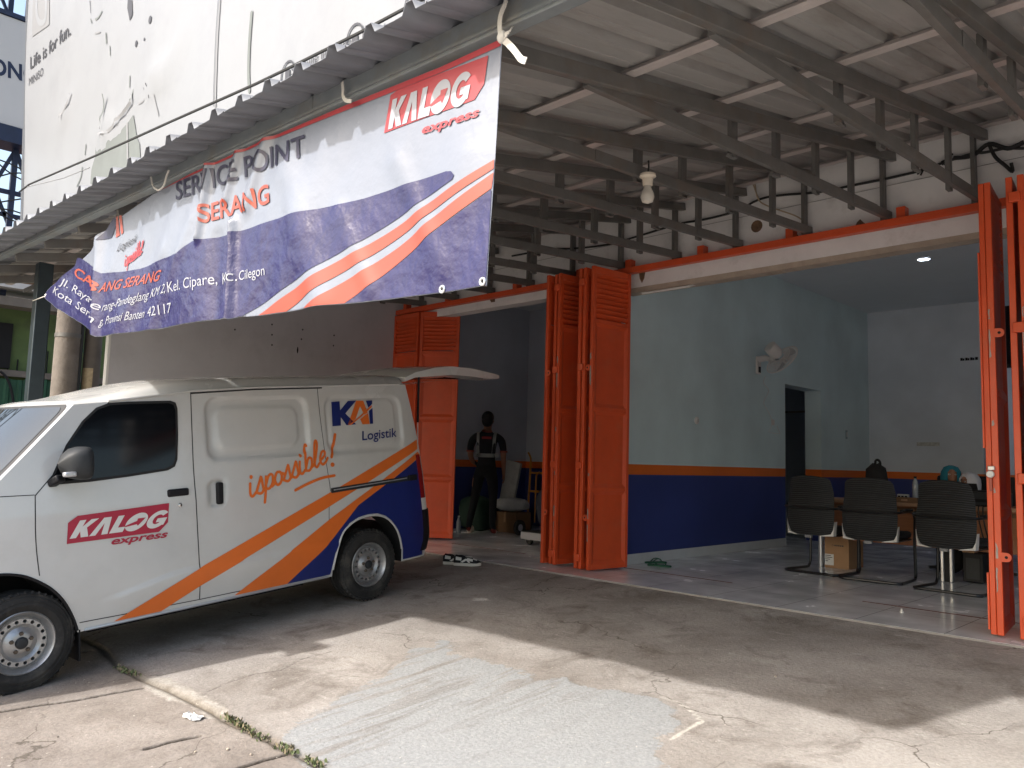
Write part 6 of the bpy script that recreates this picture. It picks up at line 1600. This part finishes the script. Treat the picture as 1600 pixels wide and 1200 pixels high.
def sandal(label, pos, rz):
    t = thing('flip_flop', label, 'sandal', pos, Matrix.Rotation(rz, 3, 'Z'), 'pair of green flip flops')
    st = [(-.125, .020), (-.11, .032), (-.04, .030), (.03, .036), (.08, .043), (.115, .034), (.13, .012)]
    pts = [(x, w_) for x, w_ in st] + [(x, -w_) for x, w_ in st[::-1]]
    MB().prism(pts, lambda u, v: Vector((u, v, .0)), lambda u, v: Vector((u, v, .018))).build('sole', m_green, t, bevel=.004)
    for s_ in (-1, 1): MB().tube(crom([(.075, 0, .018), (.05, s_ * .012, .045), (.0, s_ * .032, .048), (-.045, s_ * .032, .016)], 6), .006, 6).build('thong', m_green, t)
    return t
p = atZ(1024, 880, 0); sandal('green flip flop lying nearer the wall skirting', p, 1.0)
p = atZ(1030, 885, 0); sandal('green flip flop lying nearer the doorway track', p, .35)
p = atZ(1409, 957, 0); q = thing('screw_cap', 'tiny white cap on the floor tiles near the track', 'cap', p); MB().lathe([(0, .03), (.008, .028), (.008, .012), (.014, .010), (.014, 0)], p, 'Z', 12).build('cap_body', m_white, q, True)
p = atG(302, 1123); q = thing('crumpled_paper', 'crumpled white paper scrap on the front slabs', 'litter', p)
rn = random.Random(5); V = []; F = []
for i in range(7):
    for k in range(5): V.append((p.x - .06 + .020 * i + rn.uniform(-.012, .012), p.y - .035 + .017 * k + rn.uniform(-.01, .01), p.z + .004 + rn.uniform(0, .022)))
for i in range(6):
    for k in range(4): F.append((i * 5 + k, i * 5 + k + 1, (i + 1) * 5 + k + 1, (i + 1) * 5 + k))
MB().add(V, F).build('paper_scrap', m_paper, q, True, smooth=False, fix=False)
rn = random.Random(9)
for k, (px_, py_) in enumerate(((305, 1176), (392, 1180), (90, 1152), (356, 1172), (1310, 1020), (1212, 1058))):
    p = atG(px_, py_); q = thing('stone_chip', ('pale stone chip beside the paper scrap', 'pale chip close to the weed tufts', 'dark stone chip on the front slab near the van wheel', 'small pale chip between the two slab joints', 'white chip on the shaded driveway near the office bay', 'lone pale chip at the edge of the sunlight')[k], 'stone', p)
    r_ = .006 + .004 * rn.random(); MB().ell(p + Vector((0, 0, r_ * .5)), (r_, r_ * .8, r_ * .6), 7, 5).build('chip', m_conc if k in (2, 4) else m_raw, q, True, smooth=False)
rn = random.Random(21); mb = MB()
for (a, b_, n_) in (((352, 1120), (386, 1142), 130), ((386, 1142), (418, 1160), 60), ((438, 1166), (460, 1178), 70), ((180, 1042), (212, 1056), 70), ((478, 1186), (500, 1198), 60)):
    for k in range(n_):
        t_ = rn.random(); g = atG(a[0] + (b_[0] - a[0]) * t_, a[1] + (b_[1] - a[1]) * t_); g += Vector((rn.gauss(0, .018), rn.gauss(0, .016), 0))
        h = rn.uniform(.008, .028); d_ = Vector((rn.gauss(0, .5), rn.gauss(0, .5), 1)).normalized(); s_ = Vector((rn.uniform(-1, 1), rn.uniform(-1, 1), 0)).normalized() * rn.uniform(.003, .007)
        mb.add([g - s_, g + s_, g + d_ * h * .6 + s_ * 1.2, g + d_ * h, g + d_ * h * .6 - s_ * 1.2], [(0, 1, 2, 3, 4)], rn.choice((0, 0, 1)))
o = mb.build('weeds', [mat('weed_green', (.10, .125, .05), .8), mat('weed_dry', (.24, .20, .12), .85)], None, smooth=False, fix=False); o['kind'] = 'stuff'; tag(o, 'low tufts of weeds growing in the crack along the slab edge', 'weeds')
